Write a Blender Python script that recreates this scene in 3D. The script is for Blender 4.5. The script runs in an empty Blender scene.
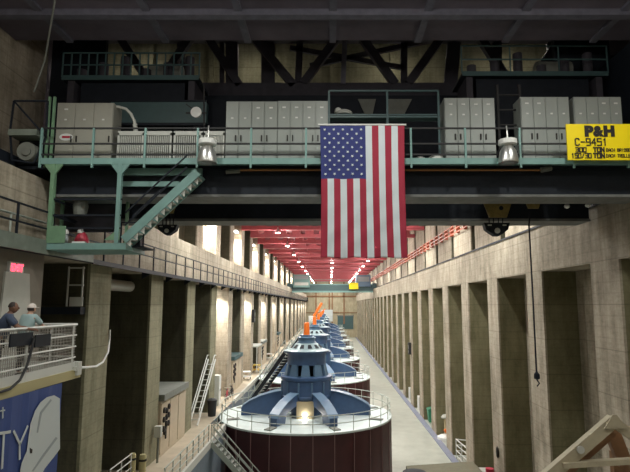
import bpy, math, random
from mathutils import Vector, Matrix
random.seed(7)
S = bpy.context.scene
COL = S.collection
PI = math.pi
H = 12.8            # camera height over the generator floor; everything is laid out relative to eye level, then lifted
F = 530.0
TH = math.atan(69 / F)

def at(u, v, Y):
    dx = (u - 330) / F; dz = (236 - v) / F
    yw = math.cos(TH) - dz * math.sin(TH); zw = math.sin(TH) + dz * math.cos(TH)
    t = Y / yw
    return Vector((dx * t, Y, zw * t))
def on_x(u, v, X):
    dx = (u - 330) / F; dz = (236 - v) / F
    yw = math.cos(TH) - dz * math.sin(TH); zw = math.sin(TH) + dz * math.cos(TH)
    t = X / dx
    return Vector((X, yw * t, zw * t))

# ------------------------------------------------------------------ materials
def mat(name, col, rough=.6, metal=0., var=.0, scale=3., bump=0., emit=None, estr=1., spec=.5, stretch=None, col2=None):
    m = bpy.data.materials.new(name); m.use_nodes = True
    nt = m.node_tree; b = nt.nodes['Principled BSDF']
    b.inputs['Base Color'].default_value = (*col, 1)
    b.inputs['Roughness'].default_value = rough
    b.inputs['Metallic'].default_value = metal
    b.inputs['Specular IOR Level'].default_value = spec
    if var or bump or col2:
        tc = nt.nodes.new('ShaderNodeTexCoord'); mp = nt.nodes.new('ShaderNodeMapping')
        nt.links.new(tc.outputs['Object'], mp.inputs['Vector'])
        if stretch: mp.inputs['Scale'].default_value = stretch
        n = nt.nodes.new('ShaderNodeTexNoise'); n.inputs['Scale'].default_value = scale
        n.inputs['Detail'].default_value = 6; n.inputs['Roughness'].default_value = .65
        nt.links.new(mp.outputs['Vector'], n.inputs['Vector'])
        if var or col2:
            r = nt.nodes.new('ShaderNodeValToRGB')
            r.color_ramp.elements[0].position = .3; r.color_ramp.elements[1].position = .7
            c2 = col2 or tuple(min(1, c * (1 + var)) for c in col)
            c1 = col if col2 else tuple(c * (1 - var) for c in col)
            r.color_ramp.elements[0].color = (*c1, 1); r.color_ramp.elements[1].color = (*c2, 1)
            nt.links.new(n.outputs['Fac'], r.inputs['Fac']); nt.links.new(r.outputs['Color'], b.inputs['Base Color'])
        if bump:
            bp = nt.nodes.new('ShaderNodeBump'); bp.inputs['Strength'].default_value = bump; bp.inputs['Distance'].default_value = .05
            nt.links.new(n.outputs['Fac'], bp.inputs['Height']); nt.links.new(bp.outputs['Normal'], b.inputs['Normal'])
    if emit:
        b.inputs['Emission Color'].default_value = (*emit, 1); b.inputs['Emission Strength'].default_value = estr
    return m

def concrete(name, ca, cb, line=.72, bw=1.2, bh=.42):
    """board-marked concrete: blotches, vertical streaks and thin joint lines"""
    m = bpy.data.materials.new(name); m.use_nodes = True
    nt = m.node_tree; N = nt.nodes; L = nt.links; b = N['Principled BSDF']
    b.inputs['Roughness'].default_value = .85; b.inputs['Specular IOR Level'].default_value = .25
    tc = N.new('ShaderNodeTexCoord')
    def noise(scale, st, detail=6):
        mp = N.new('ShaderNodeMapping'); mp.inputs['Scale'].default_value = st
        L.new(tc.outputs['Object'], mp.inputs['Vector'])
        n = N.new('ShaderNodeTexNoise'); n.inputs['Scale'].default_value = scale; n.inputs['Detail'].default_value = detail
        n.inputs['Roughness'].default_value = .7
        L.new(mp.outputs['Vector'], n.inputs['Vector']); return n
    n1 = noise(.7, (1, 1, .7)); n2 = noise(2.2, (1, 1, .12)); n3 = noise(7, (1, .5, 1.6))
    a = N.new('ShaderNodeMath'); a.operation = 'ADD'; L.new(n1.outputs['Fac'], a.inputs[0]); L.new(n2.outputs['Fac'], a.inputs[1])
    a2 = N.new('ShaderNodeMath'); a2.operation = 'MULTIPLY_ADD'; L.new(n3.outputs['Fac'], a2.inputs[0]); a2.inputs[1].default_value = .5; L.new(a.outputs[0], a2.inputs[2])
    r = N.new('ShaderNodeMapRange'); r.inputs['From Min'].default_value = 1.0; r.inputs['From Max'].default_value = 1.48
    L.new(a2.outputs[0], r.inputs['Value'])
    mx = N.new('ShaderNodeMix'); mx.data_type = 'RGBA'
    mx.inputs['A'].default_value = (*ca, 1); mx.inputs['B'].default_value = (*cb, 1)
    L.new(r.outputs['Result'], mx.inputs['Factor'])
    # joints: horizontal lines every bh, on world Z; vertical ones every bw on Y (walls run along Y)
    sp = N.new('ShaderNodeSeparateXYZ'); L.new(tc.outputs['Object'], sp.inputs[0])
    def lines(out, period, width):
        d = N.new('ShaderNodeMath'); d.operation = 'DIVIDE'; L.new(out, d.inputs[0]); d.inputs[1].default_value = period
        f = N.new('ShaderNodeMath'); f.operation = 'FRACT'; L.new(d.outputs[0], f.inputs[0])
        c = N.new('ShaderNodeMath'); c.operation = 'LESS_THAN'; L.new(f.outputs[0], c.inputs[0]); c.inputs[1].default_value = width
        return c
    l1 = lines(sp.outputs['Z'], bh, .12); l2 = lines(sp.outputs['Y'], bw * 2.13, .012); l3 = lines(sp.outputs['Z'], bh * 4, .02)
    s1 = N.new('ShaderNodeMath'); s1.operation = 'MAXIMUM'; L.new(l2.outputs[0], s1.inputs[0]); L.new(l3.outputs[0], s1.inputs[1])
    s2 = N.new('ShaderNodeMath'); s2.operation = 'MULTIPLY_ADD'; L.new(l1.outputs[0], s2.inputs[0]); s2.inputs[1].default_value = .5; L.new(s1.outputs[0], s2.inputs[2])
    s3 = N.new('ShaderNodeMath'); s3.operation = 'MULTIPLY'; L.new(s2.outputs[0], s3.inputs[0]); L.new(n3.outputs['Fac'], s3.inputs[1]); s3.use_clamp = True
    s4 = N.new('ShaderNodeMath'); s4.operation = 'MULTIPLY'; L.new(s3.outputs[0], s4.inputs[0]); s4.inputs[1].default_value = .55; s3 = s4
    mm = N.new('ShaderNodeMix'); mm.data_type = 'RGBA'; L.new(s3.outputs[0], mm.inputs['Factor'])
    L.new(mx.outputs['Result'], mm.inputs['A']); mm.inputs['B'].default_value = (*[c * line * .7 for c in ca], 1)
    L.new(mm.outputs['Result'], b.inputs['Base Color'])
    bp = N.new('ShaderNodeBump'); bp.inputs['Strength'].default_value = .35; bp.inputs['Distance'].default_value = .03
    L.new(a2.outputs[0], bp.inputs['Height']); L.new(bp.outputs['Normal'], b.inputs['Normal'])
    return m

M = {}
M['wall'] = concrete('concrete_tan', (.22, .19, .14), (.48, .42, .335))
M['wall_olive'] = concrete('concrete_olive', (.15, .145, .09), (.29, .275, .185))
M['far'] = concrete('concrete_far', (.30, .26, .17), (.46, .41, .29))
M['floor'] = mat('floor_terrazzo', (.45, .47, .42), .28, var=.14, scale=.8, spec=.5)
M['walk'] = mat('walkway_floor', (.42, .36, .27), .5, var=.15, scale=1.2)
M['slab'] = mat('slab_blue_grey', (.16, .20, .24), .6, var=.1)
M['curb'] = mat('curb_paint', (.20, .22, .30), .5, var=.15, scale=4)
M['ceil_dark'] = mat('ceiling_dark', (.125, .108, .14), .8, var=.25, scale=.5)
M['ceil_blue'] = mat('ceiling_beam', (.13, .13, .17), .7, var=.2)
M['ceil_red'] = mat('ceiling_red', (.27, .055, .07), .7)
M['red'] = mat('girder_red', (.46, .095, .11), .55, var=.12)
M['truss'] = mat('truss_black', (.045, .042, .055), .7, var=.2)
M['black'] = mat('black_steel', (.012, .016, .024), .6, var=.2, spec=.25)
M['blacksoft'] = mat('black_rubber', (.02, .02, .022), .7)
M['strip'] = mat('flange_grey', (.15, .155, .15), .6, var=.25, scale=2)
M['teal'] = mat('teal_paint', (.18, .32, .30), .5, var=.12, scale=2)
M['tealdark'] = mat('teal_dark', (.05, .10, .105), .5, var=.1)
M['green'] = mat('green_paint', (.16, .29, .18), .5, var=.15)
M['cab'] = mat('cabinet_grey', (.34, .37, .35), .45, var=.06, scale=1)
M['cabbeige'] = mat('cabinet_beige', (.36, .355, .31), .45, var=.05)
M['lightgrey'] = mat('light_grey', (.55, .56, .52), .5, var=.06)
M['white'] = mat('white_paint', (.75, .76, .74), .5)
M['railgrey'] = mat('rail_grey', (.42, .46, .42), .45)
M['railwhite'] = mat('rail_white', (.62, .63, .60), .45)
M['yellow'] = mat('sign_yellow', (.93, .72, .0), .5)
M['ink'] = mat('sign_ink', (.015, .012, .01), .6)
M['recess'] = concrete('concrete_recess_shade', (.125, .115, .062), (.22, .20, .12))  # shade on the right bay sides, put into a darker concrete colour
M['recess_shade'] = concrete('concrete_shade', (.05, .047, .032), (.10, .095, .06))  # shade of unlit recesses painted into the concrete colour
M['hookyel'] = mat('hook_yellow', (.24, .18, .05), .6, var=.3, scale=5)
M['copper'] = mat('copper_pipe', (.38, .17, .05), .5)
M['orange'] = mat('orange_cap', (.85, .18, .02), .5)
M['railorange'] = mat('conductor_orange', (.42, .10, .05), .5)
M['drum'] = mat('generator_maroon', (.05, .010, .013), .5, var=.25, scale=1)
M['drumred'] = mat('generator_red', (.26, .02, .025), .5)
M['seam'] = mat('generator_seam', (.22, .13, .13), .5)
M['deck'] = mat('deck_pale', (.60, .69, .69), .45, var=.10, scale=1.5)
M['blue'] = mat('generator_blue', (.045, .09, .19), .38, var=.12)
M['blue2'] = mat('generator_blue_light', (.09, .16, .25), .35, var=.1)
M['bluerim'] = mat('generator_blue_rim', (.15, .24, .36), .3)
M['bluepale'] = mat('generator_blue_pale', (.26, .35, .38), .4)
M['brass'] = mat('beige_panel', (.50, .40, .24), .5)
M['chrome'] = mat('spun_metal', (.62, .62, .60), .3, metal=.85)
M['lamp'] = mat('lamp_glass', (.9, .9, .85), .4, emit=(1, .93, .80), estr=22)
M['lampw'] = mat('lamp_glass_white', (.9, .9, .85), .4, emit=(1, .97, .90), estr=8)
M['exit'] = mat('exit_glow', (.8, .05, .08), .4, emit=(1, .05, .10), estr=1.2)
M['exitw'] = mat('exit_box', (.5, .5, .48), .5)
M['navy'] = mat('banner_blue', (.035, .065, .22), .7, var=.10, scale=3, stretch=(1, 3, .3))
M['bannerwhite'] = mat('banner_white', (.52, .56, .56), .7)
M['bannergrey'] = mat('banner_grey', (.30, .33, .34), .7)
M['fred'] = mat('flag_red', (.34, .022, .05), .8)
M['fwhite'] = mat('flag_white', (.62, .68, .72), .8)
M['fblue'] = mat('flag_blue', (.028, .038, .17), .8)
M['fascia'] = mat('balcony_fascia', (.42, .37, .19), .6)
M['gfascia'] = mat('gallery_fascia', (.17, .20, .17), .6, var=.2)
M['mesh'] = mat('mesh_wire', (.30, .28, .25), .6)
M['wood'] = mat('pale_timber', (.40, .35, .25), .6, var=.15, scale=4)
M['woodbrown'] = mat('brown_timber', (.22, .11, .05), .6, var=.2, scale=4)
M['tarp'] = mat('tarp_olive', (.15, .14, .09), .8, var=.15)
M['skin1'] = mat('skin_brown', (.20, .10, .065), .6)
M['skin2'] = mat('skin_light', (.48, .29, .21), .6)
M['shirt1'] = mat('shirt_navy', (.045, .065, .115), .8)
M['shirt2'] = mat('shirt_pale_blue', (.34, .46, .47), .8)
M['trouser'] = mat('trousers_dark', (.03, .032, .04), .8)
M['cap'] = mat('cap_white', (.72, .64, .60), .8)
M['hair'] = mat('hair_dark', (.03, .02, .018), .7)
M['redthing'] = mat('valve_red', (.45, .03, .06), .5)
M['tan'] = mat('panel_tan', (.50, .42, .31), .6, var=.08)
M['roofgrey'] = mat('roof_grey', (.18, .19, .17), .7, var=.15)
M['taupe'] = mat('wall_taupe', (.21, .185, .15), .8, var=.08)
M['pale'] = mat('pale_grey', (.42, .42, .38), .7, var=.06)
M['greenbin'] = mat('green_bin', (.04, .22, .13), .5)
M['yellowsm'] = mat('yellow_small', (.75, .52, .05), .5)

# ------------------------------------------------------------------ mesh builder
class MB:
    def __init__(s): s.v = []; s.f = []; s.mi = []; s.cur = 0
    def add(s, vs, fs):
        o = len(s.v); s.v += [Vector(p) for p in vs]
        for f in fs: s.f.append([i + o for i in f]); s.mi.append(s.cur)
    def m(s, i): s.cur = i; return s
    def box(s, x0, x1, y0, y1, z0, z1):
        x0, x1 = sorted((x0, x1)); y0, y1 = sorted((y0, y1)); z0, z1 = sorted((z0, z1))
        s.add([(x0,y0,z0),(x1,y0,z0),(x1,y1,z0),(x0,y1,z0),(x0,y0,z1),(x1,y0,z1),(x1,y1,z1),(x0,y1,z1)],
              [(0,3,2,1),(4,5,6,7),(0,1,5,4),(1,2,6,5),(2,3,7,6),(3,0,4,7)]); return s
    def bar(s, p, q, w, h=None, up=(0, 0, 1)):
        p = Vector(p); q = Vector(q); h = h or w; d = (q - p)
        if d.length < 1e-6: return s
        d.normalize(); up = Vector(up)
        if abs(d.dot(up)) > .98: up = Vector((0, 1, 0))
        a = d.cross(up).normalized(); b = a.cross(d).normalized()
        vs = []
        for c in (p, q):
            for i, j in ((-1,-1),(1,-1),(1,1),(-1,1)): vs.append(c + a * i * w / 2 + b * j * h / 2)
        s.add(vs, [(0,1,2,3),(7,6,5,4),(0,4,5,1),(1,5,6,2),(2,6,7,3),(3,7,4,0)]); return s
    def tube(s, pts, r, n=8, cap=True):
        pts = [Vector(p) for p in pts]; rings = []; prev = None
        for i, p in enumerate(pts):
            d = (pts[min(i+1, len(pts)-1)] - pts[max(i-1, 0)]).normalized()
            if prev is None:
                ref = Vector((0,0,1)) if abs(d.z) < .9 else Vector((1,0,0))
                a = d.cross(ref).normalized()
            else:
                a = (prev - d * prev.dot(d)).normalized()
            prev = a; b = d.cross(a)
            rr = r[i] if isinstance(r, (list, tuple)) else r
            rings.append([p + (a * math.cos(2*PI*k/n) + b * math.sin(2*PI*k/n)) * rr for k in range(n)])
        vs = [v for g in rings for v in g]; fs = []
        for i in range(len(pts)-1):
            for k in range(n): fs.append((i*n+k, i*n+(k+1)%n, (i+1)*n+(k+1)%n, (i+1)*n+k))
        if cap: fs.append(tuple(range(n))[::-1]); fs.append(tuple((len(pts)-1)*n+k for k in range(n)))
        s.add(vs, fs); return s
    def lathe(s, prof, c=(0,0,0), n=24, axis='z'):
        c = Vector(c); vs = []; fs = []
        for r, z in prof:
            for k in range(n):
                a = 2*PI*k/n
                p = (r*math.cos(a), r*math.sin(a), z)
                if axis == 'y': p = (p[0], z, p[1])
                if axis == 'x': p = (z, p[0], p[1])
                vs.append(c + Vector(p))
        for i in range(len(prof)-1):
            for k in range(n): fs.append((i*n+k, i*n+(k+1)%n, (i+1)*n+(k+1)%n, (i+1)*n+k))
        if prof[0][0] > 1e-4: fs.append(tuple(range(n))[::-1])
        if prof[-1][0] > 1e-4: fs.append(tuple((len(prof)-1)*n+k for k in range(n)))
        s.add(vs, fs); return s
    def cyl(s, c, r, h, n=20, axis='z'): return s.lathe([(r, 0), (r, h)], c, n, axis)
    def prism(s, poly, d):
        """poly: list of 3-D points, extruded by vector d"""
        poly = [Vector(p) for p in poly]; n = len(poly); d = Vector(d)
        s.add(poly + [p + d for p in poly], [tuple(range(n))[::-1], tuple(range(n, 2*n))] + [(i, (i+1)%n, n+(i+1)%n, n+i) for i in range(n)]); return s
    def build(s, name, mats, parent=None, smooth=False, origin=None):
        if not isinstance(mats, (list, tuple)): mats = [mats]
        me = bpy.data.meshes.new(name)
        off = Vector((0,0,0))
        if parent is not None:
            p = parent
            while p is not None: off += p.location; p = p.parent
        org = Vector(origin) if origin is not None else off
        me.from_pydata([tuple(v - org) for v in s.v], [], s.f)
        for k in mats: me.materials.append(k)
        me.polygons.foreach_set('material_index', s.mi)
        if smooth:
            me.polygons.foreach_set('use_smooth', [True] * len(me.polygons))
            try: me.set_sharp_from_angle(angle=math.radians(40))
            except Exception: pass
        me.validate(); me.update()
        o = bpy.data.objects.new(name, me); COL.objects.link(o)
        if parent is not None: o.parent = parent
        o.location = org - off if origin is not None else (0,0,0)
        return o

def tag(o, label, cat, group=None, kind=None):
    o['label'] = label; o['category'] = cat
    if group: o['group'] = group
    if kind: o['kind'] = kind
    return o
def empty(name, loc, label, cat, group=None):
    o = bpy.data.objects.new(name, None); COL.objects.link(o); o.location = loc; o.empty_display_size = .2
    return tag(o, label, cat, group)
def struct(o): o['kind'] = 'structure'; return o
def copy_tree(o, parent=None):
    c = o.copy(); COL.objects.link(c)
    if parent is not None: c.parent = parent
    for ch in list(o.children): copy_tree(ch, c)
    return c
def font(name, txt, loc, size, m, parent, rot=(PI/2, 0, 0), off=0., sx=1., align='LEFT'):
    cu = bpy.data.curves.new(name, 'FONT'); cu.body = txt; cu.size = size; cu.extrude = .004; cu.offset = off; cu.align_x = align
    cu.materials.append(m); o = bpy.data.objects.new(name, cu); COL.objects.link(o); o.parent = parent
    dg = bpy.context.evaluated_depsgraph_get(); me = bpy.data.meshes.new_from_object(o.evaluated_get(dg)); bpy.data.objects.remove(o)
    o = bpy.data.objects.new(name, me); COL.objects.link(o); o.parent = parent
    o.location = Vector(loc) - parent.location; o.rotation_euler = rot; o.scale = (sx, 1, 1)
    return o
def light(kind, loc, power, color, parent=None, size=.3, spot=None, rot=None, blend=.6):
    d = bpy.data.lights.new('lamp_light', kind); d.energy = power; d.color = color
    if kind == 'SPOT': d.spot_size = math.radians(spot or 150); d.spot_blend = blend; d.shadow_soft_size = size
    elif kind == 'POINT': d.shadow_soft_size = size
    elif kind == 'AREA': d.shape = 'DISK'; d.size = size
    o = bpy.data.objects.new('lamp_light', d); COL.objects.link(o)
    if rot: o.rotation_euler = rot
    if parent is not None: o.parent = parent; o.location = Vector(loc) - parent.location
    else: o.location = loc
    return o

# ------------------------------------------------------------------ dimensions (metres, relative to eye level)
XL, XR = -9.3, 10.5
ZF, ZD = -12.8, -8.15         # generator floor, raised walkway / generator deck
YE, Y0 = 214.0, -3.0
P = 7.1
LP = [21.6 + P * k for k in range(27)]                # left piers
RP = [-1.0 + P * k for k in range(30)]                # right piers (20.3, 27.4 ...)
OTL, OTR = 1.6, 1.66         # top of the bay openings
LED_L, LED_R = 4.05, 3.88    # crane rail ledges
ZC = 10.3                    # main ceiling
ZN = 9.6                     # near soffit

# ------------------------------------------------------------------ setting
b = MB(); b.box(-7.2, 12.3, Y0, YE, ZF - .3, ZF); struct(b.build('floor', M['floor']))
b = MB(); b.box(-12.6, -7.2, 24.2, 38.0, ZF - .3, ZD - .02).box(-12.6, -8.3, 38.0, YE, ZF - .3, ZD - .02)
b.m(1).box(-12.6, -7.2, 24.2, 38.0, ZD - .02, ZD).box(-12.6, -8.3, 38.0, YE, ZD - .02, ZD)
b.m(2).box(-7.3, -7.15, 24.2, 37.9, ZD - .35, ZD + .05).box(-8.4, -8.25, 47.5, YE, ZD - .35, ZD + .05)
walk = struct(b.build('floor_walkway', [M['slab'], M['walk'], M['lightgrey']]))
b = MB(); b.box(-12.6, -7.2, Y0, 24.2, ZF - .3, ZF); struct(b.build('floor_pit', M['floor']))
b = MB(); b.box(9.98, 10.5, 25, YE, ZF, ZF + .14); struct(b.build('trim_1', M['curb']))

# left wall
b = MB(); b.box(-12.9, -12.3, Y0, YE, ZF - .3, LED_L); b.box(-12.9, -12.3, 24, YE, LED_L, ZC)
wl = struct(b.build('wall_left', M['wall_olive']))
b = MB(); b.box(-12.3, XL, Y0, 17.2, ZF, OTL); b.build('end_wall', M['taupe'], wl)
b = MB(); b.box(-12.3, XL, Y0, YE, OTL, LED_L); b.build('crane_ledge', M['wall'], wl)
b = MB(); b.box(-12.3, -11.5, Y0, 20.5, LED_L, ZN + 4); b.box(-12.3, -11.0, 7, 8.5, LED_L, ZN); b.box(-12.3, -11.0, 14.6, 15.9, LED_L, ZN); b.build('upper_wall', M['wall'], wl)
for y in LP:
    z0 = ZD if y > 24.2 else ZF
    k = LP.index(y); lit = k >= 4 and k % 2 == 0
    fm = M['wall_olive'] if y < 43 else M['wall']; rm = M['wall'] if lit else M['recess_shade']  # rm: pale sides in lamp-lit bays, painted shade in the others
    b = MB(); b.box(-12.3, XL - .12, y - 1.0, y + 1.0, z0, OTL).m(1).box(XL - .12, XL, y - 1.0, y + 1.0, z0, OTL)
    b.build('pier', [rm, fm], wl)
    back = MB(); back.box(-12.3, -12.25, y + 1.0, y + P - 1.0, z0, OTL); back.build('recess_back', M['wall'] if k >= 3 and k % 2 else M['recess_shade'], wl)  # backs of unlit bays get the painted shade too
for y in [24.6 + .4] + LP[1:]:
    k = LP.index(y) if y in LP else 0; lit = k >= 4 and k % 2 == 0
    b = MB(); b.box(-12.3, -10.72, y - 1.0, y + 1.0, LED_L, ZC).m(1).box(-10.72, -10.6, y - 1.0, y + 1.0, LED_L, ZC); b.build('upper_pier', [M['wall'] if lit else M['recess_shade'], M['wall']], wl)
    b = MB(); b.box(-12.3, -11.6, y + 1.0, y + P - 1.0, LED_L, ZC); b.build('recess_back', M['wall'] if k >= 3 and k % 2 else M['recess_shade'], wl)  # unlit upper recesses carry the same painted shade
# right wall
b = MB(); b.box(12.3, 12.9, Y0, YE, ZF - .3, ZC)
wr = struct(b.build('wall_right', M['wall']))
b = MB(); b.box(XR, 12.3, Y0, YE, OTR, LED_R); b.build('crane_ledge', M['wall'], wr)
b = MB(); b.box(XR - .06, XR + .3, 20, YE, LED_R, LED_R + .1); b.build('crane_rail', M['black'], wr)
for y in RP:
    b = MB(); b.box(XR + .1, 12.3, y - 1.05, y + 1.05, ZF, OTR).m(1).box(XR, XR + .1, y - 1.05, y + 1.05, ZF, OTR); b.build('pier', [M['recess'], M['wall']], wr)  # pier sides carry painted shade, fronts plain concrete
    b = MB(); b.box(12.2, 12.3, y + 1.05, y + P - 1.05, ZF, OTR); b.build('recess_back', M['wall'], wr)
prev = Y0
for y in RP + [YE]:
    y1 = min(y - .6, YE)
    if y1 > prev: 
        b = MB(); b.box(11.4, 12.3, prev, y1, LED_R, ZC if prev > 18 else ZN).m(1).box(11.3, 11.4, prev, y1, LED_R, ZC if prev > 18 else ZN); b.build('upper_panel', [M['recess_shade'], M['wall']], wr)
        b = MB(); b.box(12.15, 12.3, y1, y1 + 1.2, LED_R, ZC if prev > 18 else ZN); b.build('slot_back', M['recess_shade'], wr)  # slot depth darkened by painted shade
    prev = y + .6
# end walls
b = MB(); b.box(-12.9, 12.9, YE, YE + .5, ZF - .3, ZC + .5); wf = struct(b.build('wall_far', M['far']))
b = MB(); b.box(-12.9, 12.9, YE - .35, YE, 3.2, 3.7).box(-12.9, 12.9, YE - .2, YE, -3.2, -2.9)
for x in (-5.6, -.3, .9, 5.6): b.box(x - .25, x + .25, YE - .35, YE, -7.5, ZC)
b.build('wall_rib', M['woodbrown'], wf)
b = MB(); b.box(3.0, 9.3, YE - .12, YE - .02, -9.5, -4.4); d1 = struct(b.build('door_1', M['tealdark']))
b = MB(); b.box(2.7, 9.6, YE - .2, YE - .02, -4.4, -4.0); b.build('door_frame', M['roofgrey'], d1)
b = MB(); b.box(-12.9, 12.9, Y0 - .5, Y0, ZF - .3, ZN + .6); struct(b.build('wall_back', M['wall']))
# ceilings
b = MB(); b.box(-12.9, 12.9, Y0, 18.3, ZN, ZN + .4)
cn = struct(b.build('ceiling_near', M['ceil_dark']))
b = MB(); b.box(-12.3, 12.3, 16.2, 16.5, ZN - .22, ZN); b.box(-12.3, 12.3, 15.2, 15.4, ZN - .12, ZN); b.build('soffit_beam', M['ceil_blue'], cn)
b = MB()
for x in (-9.5, -6, -3.0, .1, 3.2, 6.4, 9.6): b.box(x - .12, x + .12, 8, 18.3, ZN - .1, ZN)
b.build('soffit_rib', M['ceil_blue'], cn)
b = MB(); b.box(-12.9, 12.9, 18.3, 25.5, 13.2, 13.6).box(-12.9, 12.9, 18.0, 18.3, ZN + .4, 13.6).box(12.3, 12.9, 18, 25.5, ZC, 13.6).box(-12.9, -12.3, 18, 25.5, LED_L, 13.6)
struct(b.build('ceiling_raised', M['ceil_dark']))
b = MB(); b.box(-12.9, 12.9, 25.2, 25.5, 9.0, 13.4)
for i in range(9): b.box(-12 + i * 3, -11.8 + i * 3, 25.0, 25.2, 9, 13.2)
struct(b.build('wall_upper', M['wall_olive']))
b = MB(); b.box(-12.9, 12.9, 25.5, YE + .5, ZC, ZC + .4); cm = struct(b.build('ceiling_main', M['ceil_red']))

# roof girders of the hall (red)
def girder():
    r = empty('roof_girder', (0, 0, 8.9), 'red steel girder crossing under the red ceiling of the long hall', 'roof girder', 'red roof girders in a row down the hall')
    b = MB(); b.box(-10.6, 11.3, -.35, .35, 8.9, 8.98); b.build('bottom_flange', M['red'], r)
    b = MB(); b.box(-10.6, 11.3, -.06, .06, 8.98, 9.35).box(-10.6, 11.3, -.06, .06, 9.95, ZC - .02)
    x = -10.6
    while x < 11: b.box(x, min(x + 1.1, 11.3), -.06, .06, 9.35, 9.95); x += 1.83
    b.build('web', M['red'], r); return r
g0 = girder()
gy = [27.4 + P * k for k in range(26)]
for i, y in enumerate(gy):
    g = g0 if i == 0 else copy_tree(g0); g.location.y = y
# longitudinal purlins are part of the ceiling
b = MB()
for x in (-8.5, -4.2, .3, 4.6, 8.9): b.box(x - .1, x + .1, 25.6, YE, ZC - .35, ZC)
b.build('purlin', M['red'], cm)

# ceiling lamps
def highbay(loc, label, power, grp='round ceiling lamps'):
    r = empty('ceiling_lamp', loc, label, 'ceiling lamp', grp)
    x, y, z = loc
    b = MB(); b.lathe([(.30, 0), (.32, .05), (.18, .38), (.10, .5), (.05, .7)], (x, y, z), 16); b.build('shade', M['chrome'], r, smooth=True)
    b = MB(); b.lathe([(.0, -.05), (.2, -.04), (.28, .0), (.28, .02)], (x, y, z), 16); b.build('lamp_glass', M['lamp'], r, smooth=True)
    b = MB(); b.tube([(x, y, z + .68), (x, y, z + 1.3)], .03, 6); b.build('stem', M['black'], r)
    light('SPOT', (x, y, z - .3), power, (.97, 1, .93), r, .25, 166)
    light('POINT', (x, y, z - .4), power * .22, (1, .96, .90), r, .2)
    return r
rows = ((-6.2, 'round lamp in the row over the walkway, under the red girders'), (.5, 'round lamp in the middle row under the red girders'),
        (7.35, 'round lamp in the row over the open floor, under the red girders'))
for x, lab in rows:
    base = None
    for k in range(13):
        y = 34.0 + 14.2 * k + (3 if x == .5 else 0) - (2 if x > 1 else 0)
        if base is None: base = highbay((x, y, 8.5), lab, 900)
        else: c = copy_tree(base); c.location = (x, y, 8.5)
    n = None
    for y in (3.0, 11.5):  # lamps added out of view to light the crane front
        if n is None: n = highbay((x, y, 8.7), 'added out-of-view lamp under the dark soffit near the balcony', 225, 'added lamps under the dark soffit')
        else: c = copy_tree(n); c.location = (x, y, 8.7)

n = None
for x in (-9.5, -3.4, 3.2, 8.8):  # lamps added behind the truss to light the olive upper wall
    if n is None: n = highbay((x, 23.4, 12.5), 'added dim lamp hidden in the raised roof behind the black truss', .9, 'added lamps in the raised roof')
    else: c = copy_tree(n); c.location = (x, 23.4, 12.5)
# flood lamps in every other left bay, below and above the ledge
def flood(loc, label, power, grp, w=.9):
    r = empty('flood_lamp', loc, label, 'flood lamp', grp); x, y, z = loc
    b = MB(); b.box(x - .25, x + .25, y - w, y + w, z, z + .15); b.build('housing', M['white'], r)
    b = MB(); b.box(x - .2, x + .2, y - w + .05, y + w - .05, z - .04, z); b.build('lamp_glass', M['lampw'], r)
    light('SPOT', (x, y, z - .15), power, (1, .94, .84), r, .25, 130)
    return r
lo = up = None
for k in range(3, 26, 2):
    y = LP[k + 1] - 2.2
    if lo is None:
        lo = flood((-10.6, y, OTL - .2), 'long white lamp at the top of a lit bay over the walkway', 1300, 'lamps at the tops of the lit bays')
        up = flood((-11.15, y, 8.6), 'long white lamp in a lit recess above the crane ledge', 1700, 'lamps in the lit upper recesses')
    else:
        c = copy_tree(lo); c.location = (-10.6, y, OTL - .2)
        c = copy_tree(up); c.location = (-11.15, y, 8.6)

# gallery along the left wall
gal = empty('wall_gallery', (-9.0, 20, 1.65), 'long narrow steel gallery with black railing along the wall over the tall bays', 'gallery')
b = MB(); b.box(XL, -8.75, 4, YE, 1.6, 1.66); b.build('deck_plate', M['black'], gal)
b = MB(); b.box(-8.78, -8.72, 4, 19.5, 1.55, 1.98).m(1).box(-8.78, -8.72, 19.5, YE, 1.5, 1.68); b.build('fascia', [M['gfascia'], M['black']], gal)
b = MB()
for z in (2.85, 2.33): b.bar((-8.75, 4, z), (-8.75, YE, z), .05)
y = 5.0
while y < YE: b.bar((-8.75, y, 1.6), (-8.75, y, 2.87), .055); y += 1.93
b.build('railing', M['black'], gal)
y = 26.2; b0 = None
while y < YE:
    if b0 is None: b = MB(); b.prism([(-9.3, y, 1.6), (-8.75, y, 1.6), (-9.3, y, 1.25)], (0, .05, 0)); b0 = b.build('bracket', M['black'], gal); yb = y
    else: c = b0.copy(); COL.objects.link(c); c.location.y += y - yb
    y += 3.86
hr = MB(); hr.tube([(-9.15, 12.0, 2.62), (-9.15, 17.6, 2.62)], .035, 6)
for y in (12.5, 15.0, 17.4): hr.tube([(-9.15, y, 1.66), (-9.15, y, 2.62)], .03, 6)
tag(hr.build('handrail', M['railgrey']), 'light grey handrail behind the black gallery rail', 'handrail')

# conductor rails along the right upper wall
r = empty('conductor_rail', (11.1, 24, 6.6), 'three orange conductor rails with brackets running along the upper wall', 'conductor rail')
b = MB()
for z in (6.3, 6.65, 7.0): b = MB(); b.bar((11.0, 23.5, z), (11.0, YE, z), .06, .08); b.build('rail', M['railorange'], r)
y = 24.3; b0 = None
while y < YE:
    if b0 is None: b = MB(); b.box(10.98, 11.3, y, y + .1, 6.2, 7.1); b0 = b.build('bracket', M['railorange'], r); yb = y
    else: c = b0.copy(); COL.objects.link(c); c.location.y += y - yb
    y += 2.37

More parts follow.
